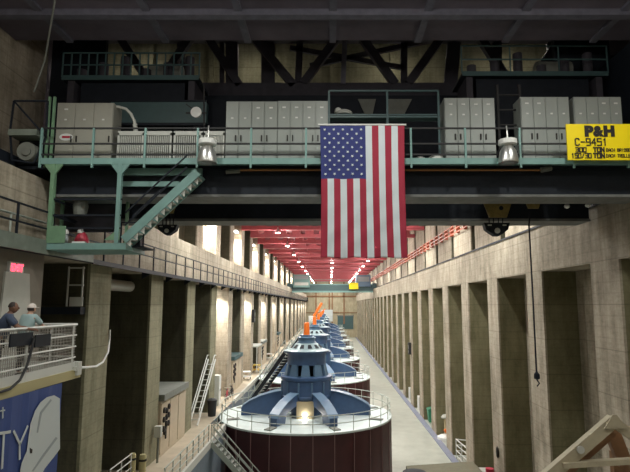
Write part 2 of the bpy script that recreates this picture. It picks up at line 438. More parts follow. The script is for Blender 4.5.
# ------------------------------------------------------------------ generators
GX, GY0, GR = -1.8, 41.5, 6.4
def generator():
    c = Vector((GX, GY0, ZD))
    r = empty('generator', (GX, GY0, ZF), '', 'generator', 'eight round generators in a row down the hall')
    cx, cy = GX, GY0
    b = MB(); b.cyl((cx, cy, ZF), GR - .05, ZD - ZF - .12, 96)
    b.m(1)
    for k in range(28):
        a = 2 * PI * (k + .5) / 28
        b.box(-.03, .03, -.03, .03, 0, 0) if False else b.bar((cx + (GR - .03) * math.cos(a), cy + (GR - .03) * math.sin(a), ZF), (cx + (GR - .03) * math.cos(a), cy + (GR - .03) * math.sin(a), ZD - .12), .05)
    b.m(2).cyl((cx, cy, ZF), GR + .1, .35, 64)
    b.build('drum', [M['drum'], M['seam'], M['blacksoft']], r, smooth=True)
    b = MB(); b.lathe([(GR - .4, 0), (GR + .02, 0), (GR + .02, .12), (GR - .05, .13), (0, .13)], (cx, cy, ZD - .12), 96); dk = b.build('deck', M['deck'], r, smooth=True)
    for k in range(8):
        b = MB(); a = PI / 8 + k * PI / 4
        b.bar((cx + 5.1 * math.cos(a), cy + 5.1 * math.sin(a), ZD + .05), (cx + 6.0 * math.cos(a), cy + 6.0 * math.sin(a), ZD + .05), .5, .06); b.build('cover_plate', M['roofgrey'], r)
    # railing round the deck
    b = MB(); n = 84
    for z in (.55, 1.05):
        b.tube([(cx + (GR - .1) * math.cos(2*PI*k/n), cy + (GR - .1) * math.sin(2*PI*k/n), ZD + z) for k in range(n + 1)], .028, 6, cap=False)
    b.build('rail', M['railgrey'], r, smooth=True)
    for k in range(28):
        a = 2 * PI * (k + .5) / 28
        b = MB(); b.tube([(cx + (GR - .1) * math.cos(a), cy + (GR - .1) * math.sin(a), ZD), (cx + (GR - .1) * math.cos(a), cy + (GR - .1) * math.sin(a), ZD + 1.05)], .028, 6)
        b.build('post', M['railgrey'], r)
    # spider arms
    for k in range(8):
        a = -PI / 2 + math.radians((25, 86, 130, 163, -25, -86, -130, -163)[k])
        ca, sa = math.cos(a), math.sin(a); w = .29 if k in (0, 4) else .36
        prof = [(1.5, 1.05), (1.5, 2.05), (2.4, 1.9), (3.4, 1.6), (4.2, 1.2), (4.7, .85), (4.85, .6), (4.85, 0), (2.3, 0), (2.1, .9)]
        if k in (0, 4): prof = prof[:8] + [(3.7, 0), (3.5, .75), (2.3, 1.0)]
        b = MB()
        b.prism([(cx + rr * ca + w * sa, cy + rr * sa - w * ca, ZD + zz * .88) for rr, zz in prof], (-2 * w * sa, 2 * w * ca, 0))
        arm = b.build('arm', M['blue'], r)
        b = MB()
        tp = prof[1:7]
        for i in range(len(tp) - 1):
            b.bar((cx + tp[i][0] * ca, cy + tp[i][0] * sa, ZD + tp[i][1] * .88 + .02), (cx + tp[i+1][0] * ca, cy + tp[i+1][0] * sa, ZD + tp[i+1][1] * .88 + .02), 2 * w + .16, .05)
        b.build('flange', M['bluerim'], arm)
    ZH = ZD - .25
    # core under the hub
    b = MB(); b.cyl((cx, cy, ZD), 1.15, 1.3, 24); b.build('core', M['blue'], r, smooth=True)
    b = MB(); b.box(cx - .62, cx + .62, cy - 2.0, cy - 1.2, ZD, ZH + 1.45); b.build('access_panel', M['brass'], r)
    b = MB(); b.lathe([(0, -.15), (.12, -.1), (.16, 0), (.12, .1), (0, .15)], (cx, cy - 2.12, ZH + .55), 12); b.build('work_lamp', M['lampw'], r, smooth=True)
    # hub drum
    b = MB(); b.lathe([(1.2, 1.45), (1.85, 1.45), (1.92, 1.55), (1.92, 1.7), (1.85, 1.75), (1.85, 2.85), (1.95, 2.9), (1.95, 3.08), (1.7, 3.14), (1.2, 3.14)], (cx, cy, ZH), 40); hb = b.build('hub', M['blue'], r, smooth=True)
    for k in range(12):
        b = MB(); a = 2 * PI * (k + .5) / 12
        b.bar((cx + 1.88 * math.cos(a), cy + 1.88 * math.sin(a), ZH + 1.75), (cx + 1.88 * math.cos(a), cy + 1.88 * math.sin(a), ZH + 2.75), .12); b.build('rib', M['blue2'], hb)
    # windowed frustum
    b = MB(); b.cyl((cx, cy, ZH + 3.0), 1.05, 1.0, 24); 
    b.build('inner_core', M['black'], r, smooth=True)
    for k in range(10):
        a = 2 * PI * (k + .5) / 10; ca, sa = math.cos(a), math.sin(a); w0, w1 = .36, .24
        b = MB(); P0 = Vector((cx + 1.66 * ca, cy + 1.66 * sa, ZH + 3.1)); P1 = Vector((cx + 1.46 * ca, cy + 1.46 * sa, ZH + 3.98)); t = Vector((-sa, ca, 0)); i_ = Vector((-ca, -sa, 0)) * .2
        vs = [P0 - t * w0, P0 + t * w0, P1 + t * w1, P1 - t * w1]
        b.prism(vs, i_); b.build('pillar', M['blue2'], r)
    b = MB(); b.lathe([(1.0, 3.95), (1.46, 3.95), (1.46, 4.75), (1.5, 4.8), (1.72, 4.82), (1.74, 4.95), (1.5, 5.02), (1.35, 5.05)], (cx, cy, ZH), 40)
    b.build('upper_drum', M['blue'], r, smooth=True)
    b = MB(); b.lathe([(1.72, 4.93), (1.76, 4.97), (1.5, 5.04), (1.28, 5.08), (.85, 5.48), (.78, 5.52), (0, 5.52)], (cx, cy, ZH), 40)
    dm = b.build('dome', M['bluepale'], r, smooth=True)
    for k in range(12):
        b = MB(); a = 2 * PI * (k + .5) / 12; ca, sa = math.cos(a), math.sin(a); t = Vector((-sa, ca, 0))
        p0 = Vector((cx + 1.20 * ca, cy + 1.20 * sa, ZH + 5.17)); p1 = Vector((cx + .95 * ca, cy + .95 * sa, ZH + 5.41)); n_ = Vector((ca * .68, sa * .68, .73)) * .02
        b.prism([p0 - t * .17, p0 + t * .17, p1 + t * .11, p1 - t * .11], n_); b.build('vent', M['black'], dm)
    b = MB(); b.lathe([(.74, 5.5), (.74, 5.6), (.66, 5.62), (.66, 5.85), (.72, 5.88), (.72, 5.95), (.5, 6.0), (.5, 6.12), (0, 6.14)], (cx, cy, ZH), 28)
    b.build('exciter', M['blue2'], r, smooth=True)
    b = MB(); b.lathe([(.24, 6.1), (.22, 6.5), (.2, 7.0), (.12, 7.08), (0, 7.08)], (cx, cy, ZH), 16); b.build('cap', M['orange'], r, smooth=True)['label'] = 'orange cap'
    # stair from the deck up to the hub
    b = MB(); p0 = Vector((cx - 4.7, cy + 4.1, ZD)); p1 = Vector((cx - 1.5, cy + 1.5, ZD + 4.4)); d = (p1 - p0); side = Vector((d.y, -d.x, 0)).normalized() * .4
    for s_ in (-1, 1): b.bar(p0 + side * s_, p1 + side * s_, .08, .3)
    st = b.build('stair', M['black'], r)
    b = MB(); n = 18
    for i in range(n):
        q = p0 + d * ((i + .5) / n); b.bar(q - side, q + side, .25, .04)
    b.build('tread', M['roofgrey'], st)
    b = MB()
    for s_ in (-1, 1):
        for h in (.5, 1.0): b.bar(p0 + side * s_ + Vector((0,0,h)), p1 + side * s_ + Vector((0,0,h)), .05)
        for i in range(7):
            q = p0 + d * (i / 6) + side * s_; b.bar(q, q + Vector((0,0,1.0)), .045)
    b.build('handrail', M['railgrey'], st)
    return r
gen = generator()
names = ['nearest the balcony', 'second from the balcony', 'third from the balcony', 'fourth from the balcony', 'fifth from the balcony', 'sixth from the balcony', 'seventh from the balcony', 'last, closest to the far wall']
for k in range(8):
    g = gen if k == 0 else copy_tree(gen)
    g.location = (GX, GY0 + 21.3 * k, ZF)
    g['label'] = 'round maroon generator with blue hub and orange cap, ' + names[k]

# stair down beside the first generator
r = empty('steel_stair', (-7.0, 33.6, ZF), 'grey steel stair descending from walkway corner in front of first generator', 'stair')
p0, p1 = Vector((-7.15, 0, ZD)), Vector((-2.8, 0, ZF)); d = p1 - p0
b = MB()
for y in (33.2, 34.1): b.bar(p0 + Vector((0, y, -.1)), p1 + Vector((0, y, -.1 + .12)), .08, .3)
b.build('stringer', M['railgrey'], r)
b = MB()
for i in range(20):
    q = p0 + d * ((i + .5) / 20); b.box(q.x - .14, q.x + .14, 33.2, 34.1, q.z + .02, q.z + .05)
b.build('tread', M['roofgrey'], r)
b = MB()
for y in (33.2, 34.1):
    for h in (.5, 1.0): b.bar(p0 + Vector((0, y, h)), p1 + Vector((0, y, h)), .05)
    for i in range(6):
        q = p0 + d * (i / 5.5) + Vector((0, y, 0)); b.bar(q, q + Vector((0, 0, 1.0)), .045)
b.build('handrail', M['railgrey'], r)
# walkway railing
r = empty('walkway_railing', (-7.22, 30, ZD), 'pale steel railing along the open edge of the walkway before the stair', 'railing')
b = MB()
for z in (.35, .68, 1.02): b.tube([(-7.27, 24.4, ZD + z), (-7.27, 33.1, ZD + z)], .03, 6)
for z in (.5, 1.02): b.tube([(-7.27, 34.2, ZD + z), (-7.27, 36.8, ZD + z)], .03, 6)
b.build('rail', M['railgrey'], r)
for y in [24.5 + 1.22 * i for i in range(8)] + [34.25, 35.5, 36.7]:
    b = MB(); b.bar((-7.27, y, ZD), (-7.27, y, ZD + 1.02), .05); b.build('post', M['railgrey'], r)

# ------------------------------------------------------------------ walkway furniture
def hut(y0, y1, label, teal=False):
    r = empty('switchgear_cubicle', (-10.2, (y0 + y1) / 2, ZD), label, 'switchgear cubicle', 'cubicles between the walkway piers')
    b = MB(); b.box(-11.6, -9.2, y0, y1, ZD, ZD + 2.95); b.build('body', M['tan'], r)
    b = MB(); b.box(-12.2, -9.0, y0 - .02, y1 + .02, ZD + 2.95, ZD + 3.3); b.build('roof', M['tealdark'] if teal else M['roofgrey'], r)
    n = 3; w = (y1 - y0) / n
    for i in range(n):
        b = MB(); b.box(-9.2, -9.16, y0 + w * i + .06, y0 + w * (i + 1) - .06, ZD + .15, ZD + 2.8); dd = b.build('door', M['tan'], r)
        if i == 0:
            for (a, zz) in ((.3, 2.4), (.3, 1.9), (.3, 1.4), (.75, 2.3), (.75, 1.6), (1.15, 2.45), (1.15, 2.0), (1.15, 1.55), (.75, 1.95), (.5, 1.2)):
                b = MB(); b.lathe([(.0, .0), (.16, 0), (.16, .08), (.05, .12), (0, .12)], (-9.16, y0 + .15 + a, ZD + zz), 12, 'x'); b.build('handwheel', M['ink'], dd)
            b = MB(); b.box(-9.16, -9.1, y0 + .82, y0 + .95, ZD + .8, ZD + 1.6); b.build('lever', M['ink'], dd)
    return r
hut(29.75, 34.75, 'tan switchgear cubicle with black handwheels and grey roof, nearest on the walkway')
hut(51.05, 56.05, 'tan switchgear cubicle with dark teal roof, second along the walkway', True)
hut(72.35, 77.35, 'tan switchgear cubicle, third along the walkway')
hut(93.65, 98.65, 'tan switchgear cubicle, fourth along the walkway', True)

def ladder(p0, p1, w, label):
    r = empty('ladder_stair', p0, label, 'ladder'); p0 = Vector(p0); p1 = Vector(p1); d = p1 - p0; sd = Vector((w / 2, 0, 0))
    b = MB()
    for s_ in (-1, 1): b.bar(p0 + sd * s_, p1 + sd * s_, .07, .14)
    b.build('side_rail', M['white'], r)
    for i in range(1, 12): b = MB(); q = p0 + d * i / 12; b.bar(q - sd, q + sd, .06); b.build('rung', M['lightgrey'], r)
    b = MB()
    for s_ in (-1, 1): 
        o = sd * s_ + Vector((0, -.35, .35)); b.tube([p0 + sd * s_ + d * .1, p0 + o + d * .15, p1 + o, p1 + sd * s_ + Vector((0, .15, .3))], .035, 6)
    b.build('handrail', M['white'], r)
ladder((-9.3, 37.4, ZD), (-9.1, 41.7, ZD + 4.0), .55, 'white steep ladder leaning between walkway piers')
r = empty('waste_bin', (-8.95, 40.6, ZD), 'black round waste bin on the walkway beside the white ladder', 'bin')
b = MB(); b.lathe([(.28, 0), (.36, 1.05), (.36, 1.1)], (-8.75, 40.6, ZD), 18); b.build('body', M['blacksoft'], r, smooth=True)
b = MB(); b.lathe([(.39, 1.1), (.39, 1.16), (.2, 1.28), (0, 1.3)], (-8.75, 40.6, ZD), 18); b.build('lid', M['blacksoft'], r, smooth=True)
r = empty('locker', (-9.3, 45.0, ZD), 'tall white metal locker standing beside a walkway pier', 'locker')
b = MB(); b.box(-10.0, -9.1, 44.6, 45.4, ZD, ZD + 2.4); b.build('body', M['lightgrey'], r)
for y in (44.65, 45.02):
    b = MB(); b.box(-9.1, -9.07, y, y + .33, ZD + .1, ZD + 2.3); dd = b.build('door', M['white'], r)
    b = MB(); b.box(-9.07, -9.04, y + .25, y + .29, ZD + 1.1, ZD + 1.3); b.build('handle', M['ink'], dd)
def bicycle(x, y, label, m):
    r = empty('bicycle', (x, y, ZD), label, 'bicycle', 'bicycles parked on the walkway')
    def ring(cy, rad, t):
        b = MB(); b.tube([(x, cy + rad * math.cos(2*PI*k/20), ZD + .34 + rad * math.sin(2*PI*k/20)) for k in range(21)], t, 6, cap=False); return b
    for cy in (y - .52, y + .52):
        w = ring(cy, .32, .03).build('wheel', M['blacksoft'], r, smooth=True)
        b = MB()
        for k in range(6): a = PI * k / 6; b.bar((x, cy - .3 * math.cos(a), ZD + .34 - .3 * math.sin(a)), (x, cy + .3 * math.cos(a), ZD + .34 + .3 * math.sin(a)), .008)
        b.build('spoke', M['chrome'], w)
    b = MB(); A = (x, y - .52, ZD + .34); Bq = (x, y - .15, ZD + .85); Cq = (x, y + .35, ZD + .85); D = (x, y - .02, ZD + .3); E_ = (x, y + .52, ZD + .34)
    for p, q in ((A, Bq), (A, D), (Bq, Cq), (D, Bq), (D, Cq), (Cq, E_)): b.tube([p, q], .025, 6)
    b.tube([Cq, (x, y + .32, ZD + 1.05)], .02, 6); b.build('frame', m, r)
    b = MB(); b.box(x - .07, x + .07, y - .3, y - .04, ZD + .93, ZD + .98); b.tube([Bq, (x, y - .17, ZD + .93)], .018, 6); b.build('saddle', M['blacksoft'], r)
    b = MB(); b.tube([(x - .27, y + .22, ZD + 1.06), (x - .2, y + .32, ZD + 1.06), (x + .2, y + .32, ZD + 1.06), (x + .27, y + .22, ZD + 1.06)], .018, 6); b.build('handlebar', M['chrome'], r)
bicycle(-8.85, 46.9, 'red bicycle parked on the walkway beside the white locker', M['redthing'])
bicycle(-8.85, 49.0, 'dark bicycle parked behind the red one on the walkway', M['black'])
def carts(x, y, label, m, z=ZD):
    r = empty('utility_cart', (x, y, z), label, 'cart', 'carts along the walkway')
    b = MB(); b.box(x - .4, x + .4, y - .6, y + .6, z + .3, z + .36).box(x - .4, x + .4, y - .6, y + .6, z + .85, z + .9)
    for sx in (-1, 1):
        for sy in (-1, 1): b.bar((x + sx * .37, y + sy * .57, z + .15), (x + sx * .37, y + sy * .57, z + .9), .05)
    b.build('frame', m, r)
    for sx in (-1, 1):
        for sy in (-1, 1): b = MB(); b.cyl((x + sx * .37 - .03, y + sy * .5, z + .1), .1, .06, 12, 'x'); b.build('wheel', M['blacksoft'], r)
    b = MB(); b.tube([(x - .35, y - .6, z + .9), (x - .35, y - .75, z + 1.05), (x + .35, y - .75, z + 1.05), (x + .35, y - .6, z + .9)], .025, 6); b.build('handle', M['chrome'], r)
carts(-9.2, 59.9, 'pale steel utility cart on the walkway past the second cubicle', M['white'])
carts(-9.0, 66.5, 'yellow utility cart on the walkway beyond the second generator', M['yellowsm'])
carts(-9.1, 81.0, 'white utility cart far along the walkway', M['lightgrey'])
r = empty('canopy_frame', (-9.6, 68.6, ZD), 'grey flat canopy on posts over the walkway beyond the second cubicle', 'canopy')
b = MB(); b.box(-10.9, -8.7, 65, 69.5, ZD + 3.1, ZD + 3.25); b.build('roof', M['lightgrey'], r)
for x, y in ((-10.8, 65.1), (-8.8, 65.1), (-8.8, 69.4)):
    b = MB(); b.bar((x, y, ZD), (x, y, ZD + 3.1), .09); b.build('post', M['lightgrey'], r)
for k, (x, y, lab) in enumerate(((-9.7, 27.2, 'olive steel bollard against the pier at the walkway end'), (-9.12, 27.0, 'olive steel bollard nearer the walkway edge'))):
    r = empty('bollard', (x, y, ZD), lab, 'bollard')
    b = MB(); b.lathe([(.17, 0), (.17, .85), (.14, .93), (0, .95)], (x, y, ZD), 16); b.build('post', M['fascia'], r, smooth=True)
    b = MB(); b.lathe([(.19, .62), (.19, .72)], (x, y, ZD), 16); b.build('band', M['ink'], r)
r = empty('pit_railing', (-9.62, 25.6, ZD), 'white slanted railing at the near end of the walkway beside the bollards', 'railing')
b = MB()
for z in (.35, .68, 1.0): b.tube([(-9.62, 24.3, ZD + z), (-9.62, 26.9, ZD + z)], .028, 6)
for y in (24.35, 25.6, 26.8): b.tube([(-9.62, y, ZD), (-9.62, y, ZD + 1.0)], .028, 6)
b.build('rail', M['railwhite'], r)
r = empty('lamp_post', (-9.0, 28.95, ZD), '', 'gauge'); 
b = MB(); b.tube([(-9.0, 28.9, ZD), (-9.0, 28.9, ZD + 1.3)], .06, 8); b.build('stand', M['roofgrey'], r)
b = MB(); b.box(-9.18, -8.84, 28.75, 29.05, ZD + 1.3, ZD + 1.85); b.build('gauge_box', M['lightgrey'], r)
r.name = 'gauge_stand'; r['label'] = 'small grey gauge stand before the nearest walkway cubicle'
# black speakers on piers
for (X, y, z, lab, sx) in ((XL + .16, 64.0, -1.3, 'black box speaker on a left pier above the walkway', 1), (XR - .16, 70.2, -5.6, 'black box speaker on a right pier', -1)):
    r = empty('wall_speaker', (X, y, z - .7), lab, 'speaker')
    b = MB(); b.box(X - .16, X + .16, y - .4, y + .4, z - .75, z + .75); b.build('body', M['blacksoft'], r)
    b = MB(); b.cyl((X + sx * .17, y, z + .2), .28, .02, 16, 'x'); b.cyl((X + sx * .17, y, z - .4), .2, .02, 16, 'x'); b.build('cone', M['roofgrey'], r)
b = MB(); b.lathe([(0, 0), (.12, 0), (.17, .06), (.12, .12), (0, .12)], (XR - .125, 34.5, -9.1), 14, 'x')
for i in range(0): pass
for v in b.v: v.z = -9.1 + (v.z + 9.1) * 2.2
tag(b.build('bulkhead_light', M['ink'], smooth=True), 'dark oval fitting low on a right pier', 'wall fitting')

# ------------------------------------------------------------------ right floor objects in the bays
r = empty('barricade', (10.8, 44.8, ZF), 'pale blue-white tubular barricade in a bay at the floor edge', 'barricade')
b = MB(); A_, B_ = (10.55, 46.2), (10.75, 43.3)
for z in (.3, .75, 1.2, 1.65): b.tube([(A_[0], A_[1], ZF + z), (B_[0], B_[1], ZF + z)], .05, 8); b.tube([(A_[0], A_[1], ZF + z), (11.9, 45.6, ZF + z)], .05, 8)
for x, y in (A_, B_, (10.65, 44.75), (11.9, 45.6)): b.tube([(x, y, ZF), (x, y, ZF + 1.7)], .05, 8)
b.build('frame', M['lightgrey'], r)
r = empty('orange_stand', (11.2, 53.0, ZF), 'white stand with orange post and rounded top at the floor edge', 'stand')
b = MB(); b.lathe([(.75, 0), (.75, .35), (.5, .5), (0, .5)], (11.0, 52.6, ZF), 16); b.build('base', M['white'], r, smooth=True)
b = MB(); b.cyl((11.2, 53.2, ZF + .4), .16, 1.6, 12); b.build('post', M['brass'], r, smooth=True)
b = MB(); b.lathe([(.42, 0), (.45, .1), (.25, .3), (0, .34)], (11.2, 53.2, ZF + 1.95), 16); b.build('top', M['pale'], r, smooth=True)
b = MB(); b.cyl((11.2, 52.9, ZF + .8), .2, .4, 12, 'y'); b.build('valve', M['orange'], r)
r = empty('wheeled_bin', (11.2, 60.3, ZF), 'green wheeled bin in a bay at the floor edge', 'bin')
b = MB(); b.prism([(10.85, 60, ZF + .1), (11.6, 60, ZF + .1), (11.7, 60, ZF + 1.35), (10.75, 60, ZF + 1.35)], (0, .9, 0)); b.build('body', M['greenbin'], r)
b = MB(); b.prism([(10.7, 59.9, ZF + 1.36), (11.75, 59.9, ZF + 1.36), (11.75, 59.9, ZF + 1.46), (11.2, 59.9, ZF + 1.6), (10.7, 59.9, ZF + 1.46)], (0, 1.05, 0)); b.build('lid', M['greenbin'], r)
for x in (10.95, 11.5): b = MB(); b.cyl((x - .04, 60.8, ZF + .14), .14, .08, 12, 'x'); b.build('wheel', M['blacksoft'], r)
for x, y, h, lab in ((11.3, 67.2, 1.7, 'narrow white cabinet in a bay beyond the green bin'), (11.3, 74.6, 1.6, 'wide white cabinet in the bay after the narrow one')):
    r = empty('floor_cabinet', (x, y, ZF), lab, 'cabinet')
    b = MB(); b.box(x - .5, x + .5, y - .4, y + .4, ZF, ZF + h); b.build('body', M['white'], r)
    b = MB(); b.box(x - .42, x + .42, y - .43, y - .4, ZF + .1, ZF + h - .1); dd = b.build('door', M['lightgrey'], r)
    b = MB(); b.box(x + .3, x + .34, y - .46, y - .43, ZF + .7, ZF + .9); b.build('handle', M['ink'], dd)
r = empty('red_pump', (10.3, 36.2, ZF), 'red pump on a tall pale plinth against a pier at floor level', 'pump')
b = MB(); b.box(9.78, 10.48, 35.9, 36.9, ZF, ZF + 2.1); b.build('plinth', M['pale'], r)
b = MB(); b.lathe([(.28, 1.2), (.28, 1.9), (.16, 2.0), (.16, 2.2), (.26, 2.25), (.26, 2.45), (0, 2.45)], (10.2, 35.5, ZF), 16); b.build('body', M['redthing'], r, smooth=True)
b = MB(); b.lathe([(.2, 0), (.2, .6)], (10.4, 35.5, ZF + 1.6), 14, 'x'); b.build('motor', M['redthing'], r, smooth=True)
b = MB(); b.box(9.9, 10.6, 35.3, 35.9, ZF, ZF + 1.2); b.build('base', M['pale'], r)
# tarp covered machine at the bottom
r = empty('covered_machine', (6.5, 34.8, ZF), 'long olive canvas-covered machine with black vent low beside the first generator', 'machine')
b = MB(); prof = [(4.95, -10.75), (5.3, -10.72), (7.0, -10.62), (8.6, -10.5), (9.3, -10.5), (9.55, -10.7), (9.7, ZF), (4.9, ZF)]
b.prism([(x, 32.8, z) for x, z in [(x, z + .35 if z > ZF else z) for x, z in prof]], (0, 3.4, 0)); b.build('canvas_cover', M['tarp'], r)
b = MB(); b.lathe([(.75, 0), (.72, .1), (.3, .14), (0, .14)], (5.25, 34.6, -10.4), 24); b.build('vent', M['black'], r, smooth=True)

# ------------------------------------------------------------------ near bay bits on the left
b = MB(); b.tube([(-10.4, 22.7, .95), (-10.4, 27.6, .95)], .28, 14); tag(b.build('air_duct', M['pale'], smooth=True), 'pale round air duct high in the nearest dark bay', 'duct')
r = empty('landing_rail', (-9.8, 20.2, -1.9), 'white framed landing rail with kick panel in the dark opening', 'railing')
b = MB(); z0 = -.05
for x in (-9.95, -9.4): b.bar((x, 20.2, z0), (x, 20.2, 1.45), .05)
for z in (1.4, .75): b.bar((-9.95, 20.2, z), (-9.35, 20.2, z), .05)
b.build('frame', M['railwhite'], r)
b = MB(); b.box(-9.85, -9.35, 20.18, 20.22, z0, .3); b.build('kick_panel', M['lightgrey'], r)
b = MB(); b.box(-12.2, -9.4, 20.15, 20.55, -.35, -.08); b.build('landing', M['black'], r)
# exit sign, flat pale tapered panel, orange handrail
r = empty('exit_sign', (-9.1, 15.4, .6), 'glowing red exit sign mounted over the pale tapered panel', 'exit sign')
b = MB(); b.box(-9.3, -9.22, 15.25, 15.95, .95, 1.25); b.build('housing', M['exitw'], r)
p = Vector((-9.215, 15.3, .985)); font('lettering', 'EXIT', p, .30, M['exit'], r, (PI/2, 0, PI/2), .012)
b = MB(); b.box(-9.3, -9.24, 15.35, 15.55, .4, .75); tag(b.build('pull_box', M['greenbin']), 'small green box below the exit sign', 'wall box')
b = MB(); b.prism([(-9.29, 14.95, -1.7), (-9.29, 16.75, -1.7), (-9.29, 16.3, .95), (-9.29, 15.1, .95)], (.06, 0, 0))
tag(b.build('tapered_panel', M['pale']), 'pale tapered panel on the wall behind the two people', 'casing')

# ------------------------------------------------------------------ visitor balcony, left
BX = -6.8
b = MB(); b.box(XL, BX, Y0, 14.7, -1.9, -1.7); bl = struct(b.build('floor_balcony', M['pale']))
b = MB(); b.box(BX - .02, BX + .05, Y0, 14.7, -1.93, -1.7).box(XL, BX, 14.65, 14.73, -1.93, -1.7); b.build('balcony_edge', M['fascia'], bl)
b = MB(); b.box(-9.3, -8.8, 3, 14.0, -12.8, -1.9); b.build('balcony_support', M['taupe'], bl)
r = empty('balcony_railing', (BX, 12, -1.7), 'grey balcony railing with wire mesh curving round the corner', 'railing')
corner = lambda z, rr=.3: [(BX, -2.9, z), (BX, 14.35, z), (BX - .05, 14.53, z), (BX - .16, 14.64, z), (BX - .32, 14.67, z), (XL + .06, 14.67, z)]
for z in (-.52, -.80, -1.10, -1.38):
    b = MB(); b.tube(corner(z), .03 if z > -.6 else .022, 8); b.build('rail', M['railwhite'], r, smooth=True)
for y in (1, 3, 5, 7, 9.0, 10.6, 12.1, 14.25):
    b = MB(); b.tube([(BX, y, -1.7), (BX, y, -.52)], .03, 8); b.build('post', M['railwhite'], r)
for x in (-7.6, -8.6):
    b = MB(); b.tube([(x, 14.67, -1.7), (x, 14.67, -.52)], .03, 8); b.build('post', M['railwhite'], r)
b = MB(); b.box(BX - .01, BX + .02, -2.9, 14.45, -1.7, -1.5).box(-9.2, BX - .2, 14.66, 14.69, -1.7, -1.5); b.build('toe_board', M['railwhite'], r)
b = MB(); y = 7.0
while y < 14.4: b.bar((BX, y, -1.5), (BX, y, -.55), .012); y += .075
z = -1.46
while z < -.56: b.bar((BX, 7, z), (BX, 14.4, z), .012); z += .075
x = -9.2
while x < BX - .1: b.bar((x, 14.67, -1.5), (x, 14.67, -.55), .012); x += .075
b.build('wire_mesh', M['mesh'], r)
for (u0, u1, v0, v1, lab) in ((10.5, 32, 333.5, 346, 'wide flat black panel hung on the balcony railing before the man in navy'), (35.5, 50, 336, 345.5, 'short black panel hung on the balcony railing before the person in a cap')):
    p = on_x(u0, v0, BX + .06); q = on_x(u1, v1, BX + .06)
    b = MB(); b.box(BX + .04, BX + .07, p.y, q.y, (q.z + p.z) / 2 - .13, (q.z + p.z) / 2 + .15)
    o = tag(b.build('rail_panel', M['black']), lab, 'panel', 'black panels on the balcony railing')
b = MB(); pts = [on_x(u, v, BX + .1) for u, v in ((34, 338), (31, 352), (26, 368), (20, 380), (10, 389), (-6, 394))]; b.tube(pts, .028, 8); tag(b.build('hanging_cable', M['blacksoft'], smooth=True), 'black cable looping down outside the balcony railing', 'cable')
b = MB(); b.tube([(BX, 14.6, -1.66), on_x(84, 367.5, -7.1), on_x(96, 366.5, -7.6), on_x(103, 362, -8.1), on_x(108, 352, -8.8), on_x(109.5, 340, -9.2), on_x(110, 330, -9.26)], .035, 8)
tag(b.build('white_hose', M['white'], smooth=True), 'white hose running from the balcony corner up to the first pier', 'hose')
b = MB(); b.box(BX - .1, BX + .12, 14.38, 14.6, -1.85, -1.5); b.box(BX - .02, BX + .1, 14.3, 14.66, -1.72, -1.62); tag(b.build('valve_box', M['lightgrey']), 'grey clamp box where the white hose leaves the balcony', 'clamp')

# banner
r = empty('banner', (BX + .1, 11.5, -4.6), 'blue fabric banner with white lettering and helmet shape hanging below the balcony', 'banner')
bx = BX + .1
b = MB(); q = on_x(62, 379, bx); n = 24
vs = []; y0, y1, zt, zb = 8.6, q.y, -1.93, -4.6
for i in range(n + 1):
    for z in (zt, zb): vs.append((bx + .012 * math.sin(i * 1.9), y0 + (y1 - y0) * i / n, z))
b.add(vs, [(2*i, 2*i+1, 2*i+3, 2*i+2) for i in range(n)])
b.add([(p[0] - .02, p[1], p[2]) for p in vs], [(2*i, 2*i+2, 2*i+3, 2*i+1) for i in range(n)])
b.build('cloth', M['navy'], r)
def bz(px, py): return on_x(px / 4.63, 370 + py / 4.63, bx + .02)
def flat(name, pts, m, lift=0.):
    b = MB(); P_ = [bz(*p) + Vector((lift, 0, 0)) for p in pts]; b.prism(P_, (.006, 0, 0)); return b.build(name, m, r)
flat('helmet_print', [(70, 540), (90, 472), (98, 430), (122, 375), (130, 310), (140, 245), (160, 190), (185, 150), (215, 126), (248, 117), (274, 132), (275, 365), (245, 405), (205, 455), (160, 540)], M['bannerwhite'], .01)
flat('helmet_crease', [(230, 135), (236, 140), (190, 200), (172, 290), (166, 290), (182, 195)], M['bannergrey'], .018)
flat('helmet_crease', [(255, 310), (262, 316), (200, 400), (150, 470), (143, 468), (190, 396)], M['bannergrey'], .018)
flat('helmet_mark', [(134, 360), (146, 368), (144, 385), (135, 386)], M['ink'], .018)
def stroke(pts, w=5.5): 
    b = MB()
    for i in range(len(pts) - 1): b.bar(bz(*pts[i]) + Vector((.01, 0, 0)), bz(*pts[i+1]) + Vector((.01, 0, 0)), .012, w / 4.63 / 530 * 12.3, up=(1, 0, 0)) if False else b.prism(_q(bz(*pts[i]), bz(*pts[i+1]), w * .0052), (.01, 0, 0))
    return b
def _q(p, q, w):
    d = (q - p).normalized(); n_ = Vector((0, -d.z, d.y)) * w / 2
    return [p - n_, q - n_, q + n_, p + n_]
b = stroke([(-18, 296), (48, 286)], 11); b2 = stroke([(17, 292), (8, 458)], 12)
b.add(b2.v, b2.f); b.build('letter_t', M['bannerwhite'], r)
b = stroke([(62, 282), (92, 345)], 11); b2 = stroke([(128, 258), (90, 348), (90, 415)], 11)
b.add(b2.v, b2.f); b.build('letter_y', M['bannerwhite'], r)
b = stroke([(12, 172), (11, 224)], 6); b2 = stroke([(0, 190), (22, 186)], 5); b.add(b2.v, b2.f); b.build('letter_small_t', M['bannerwhite'], r)

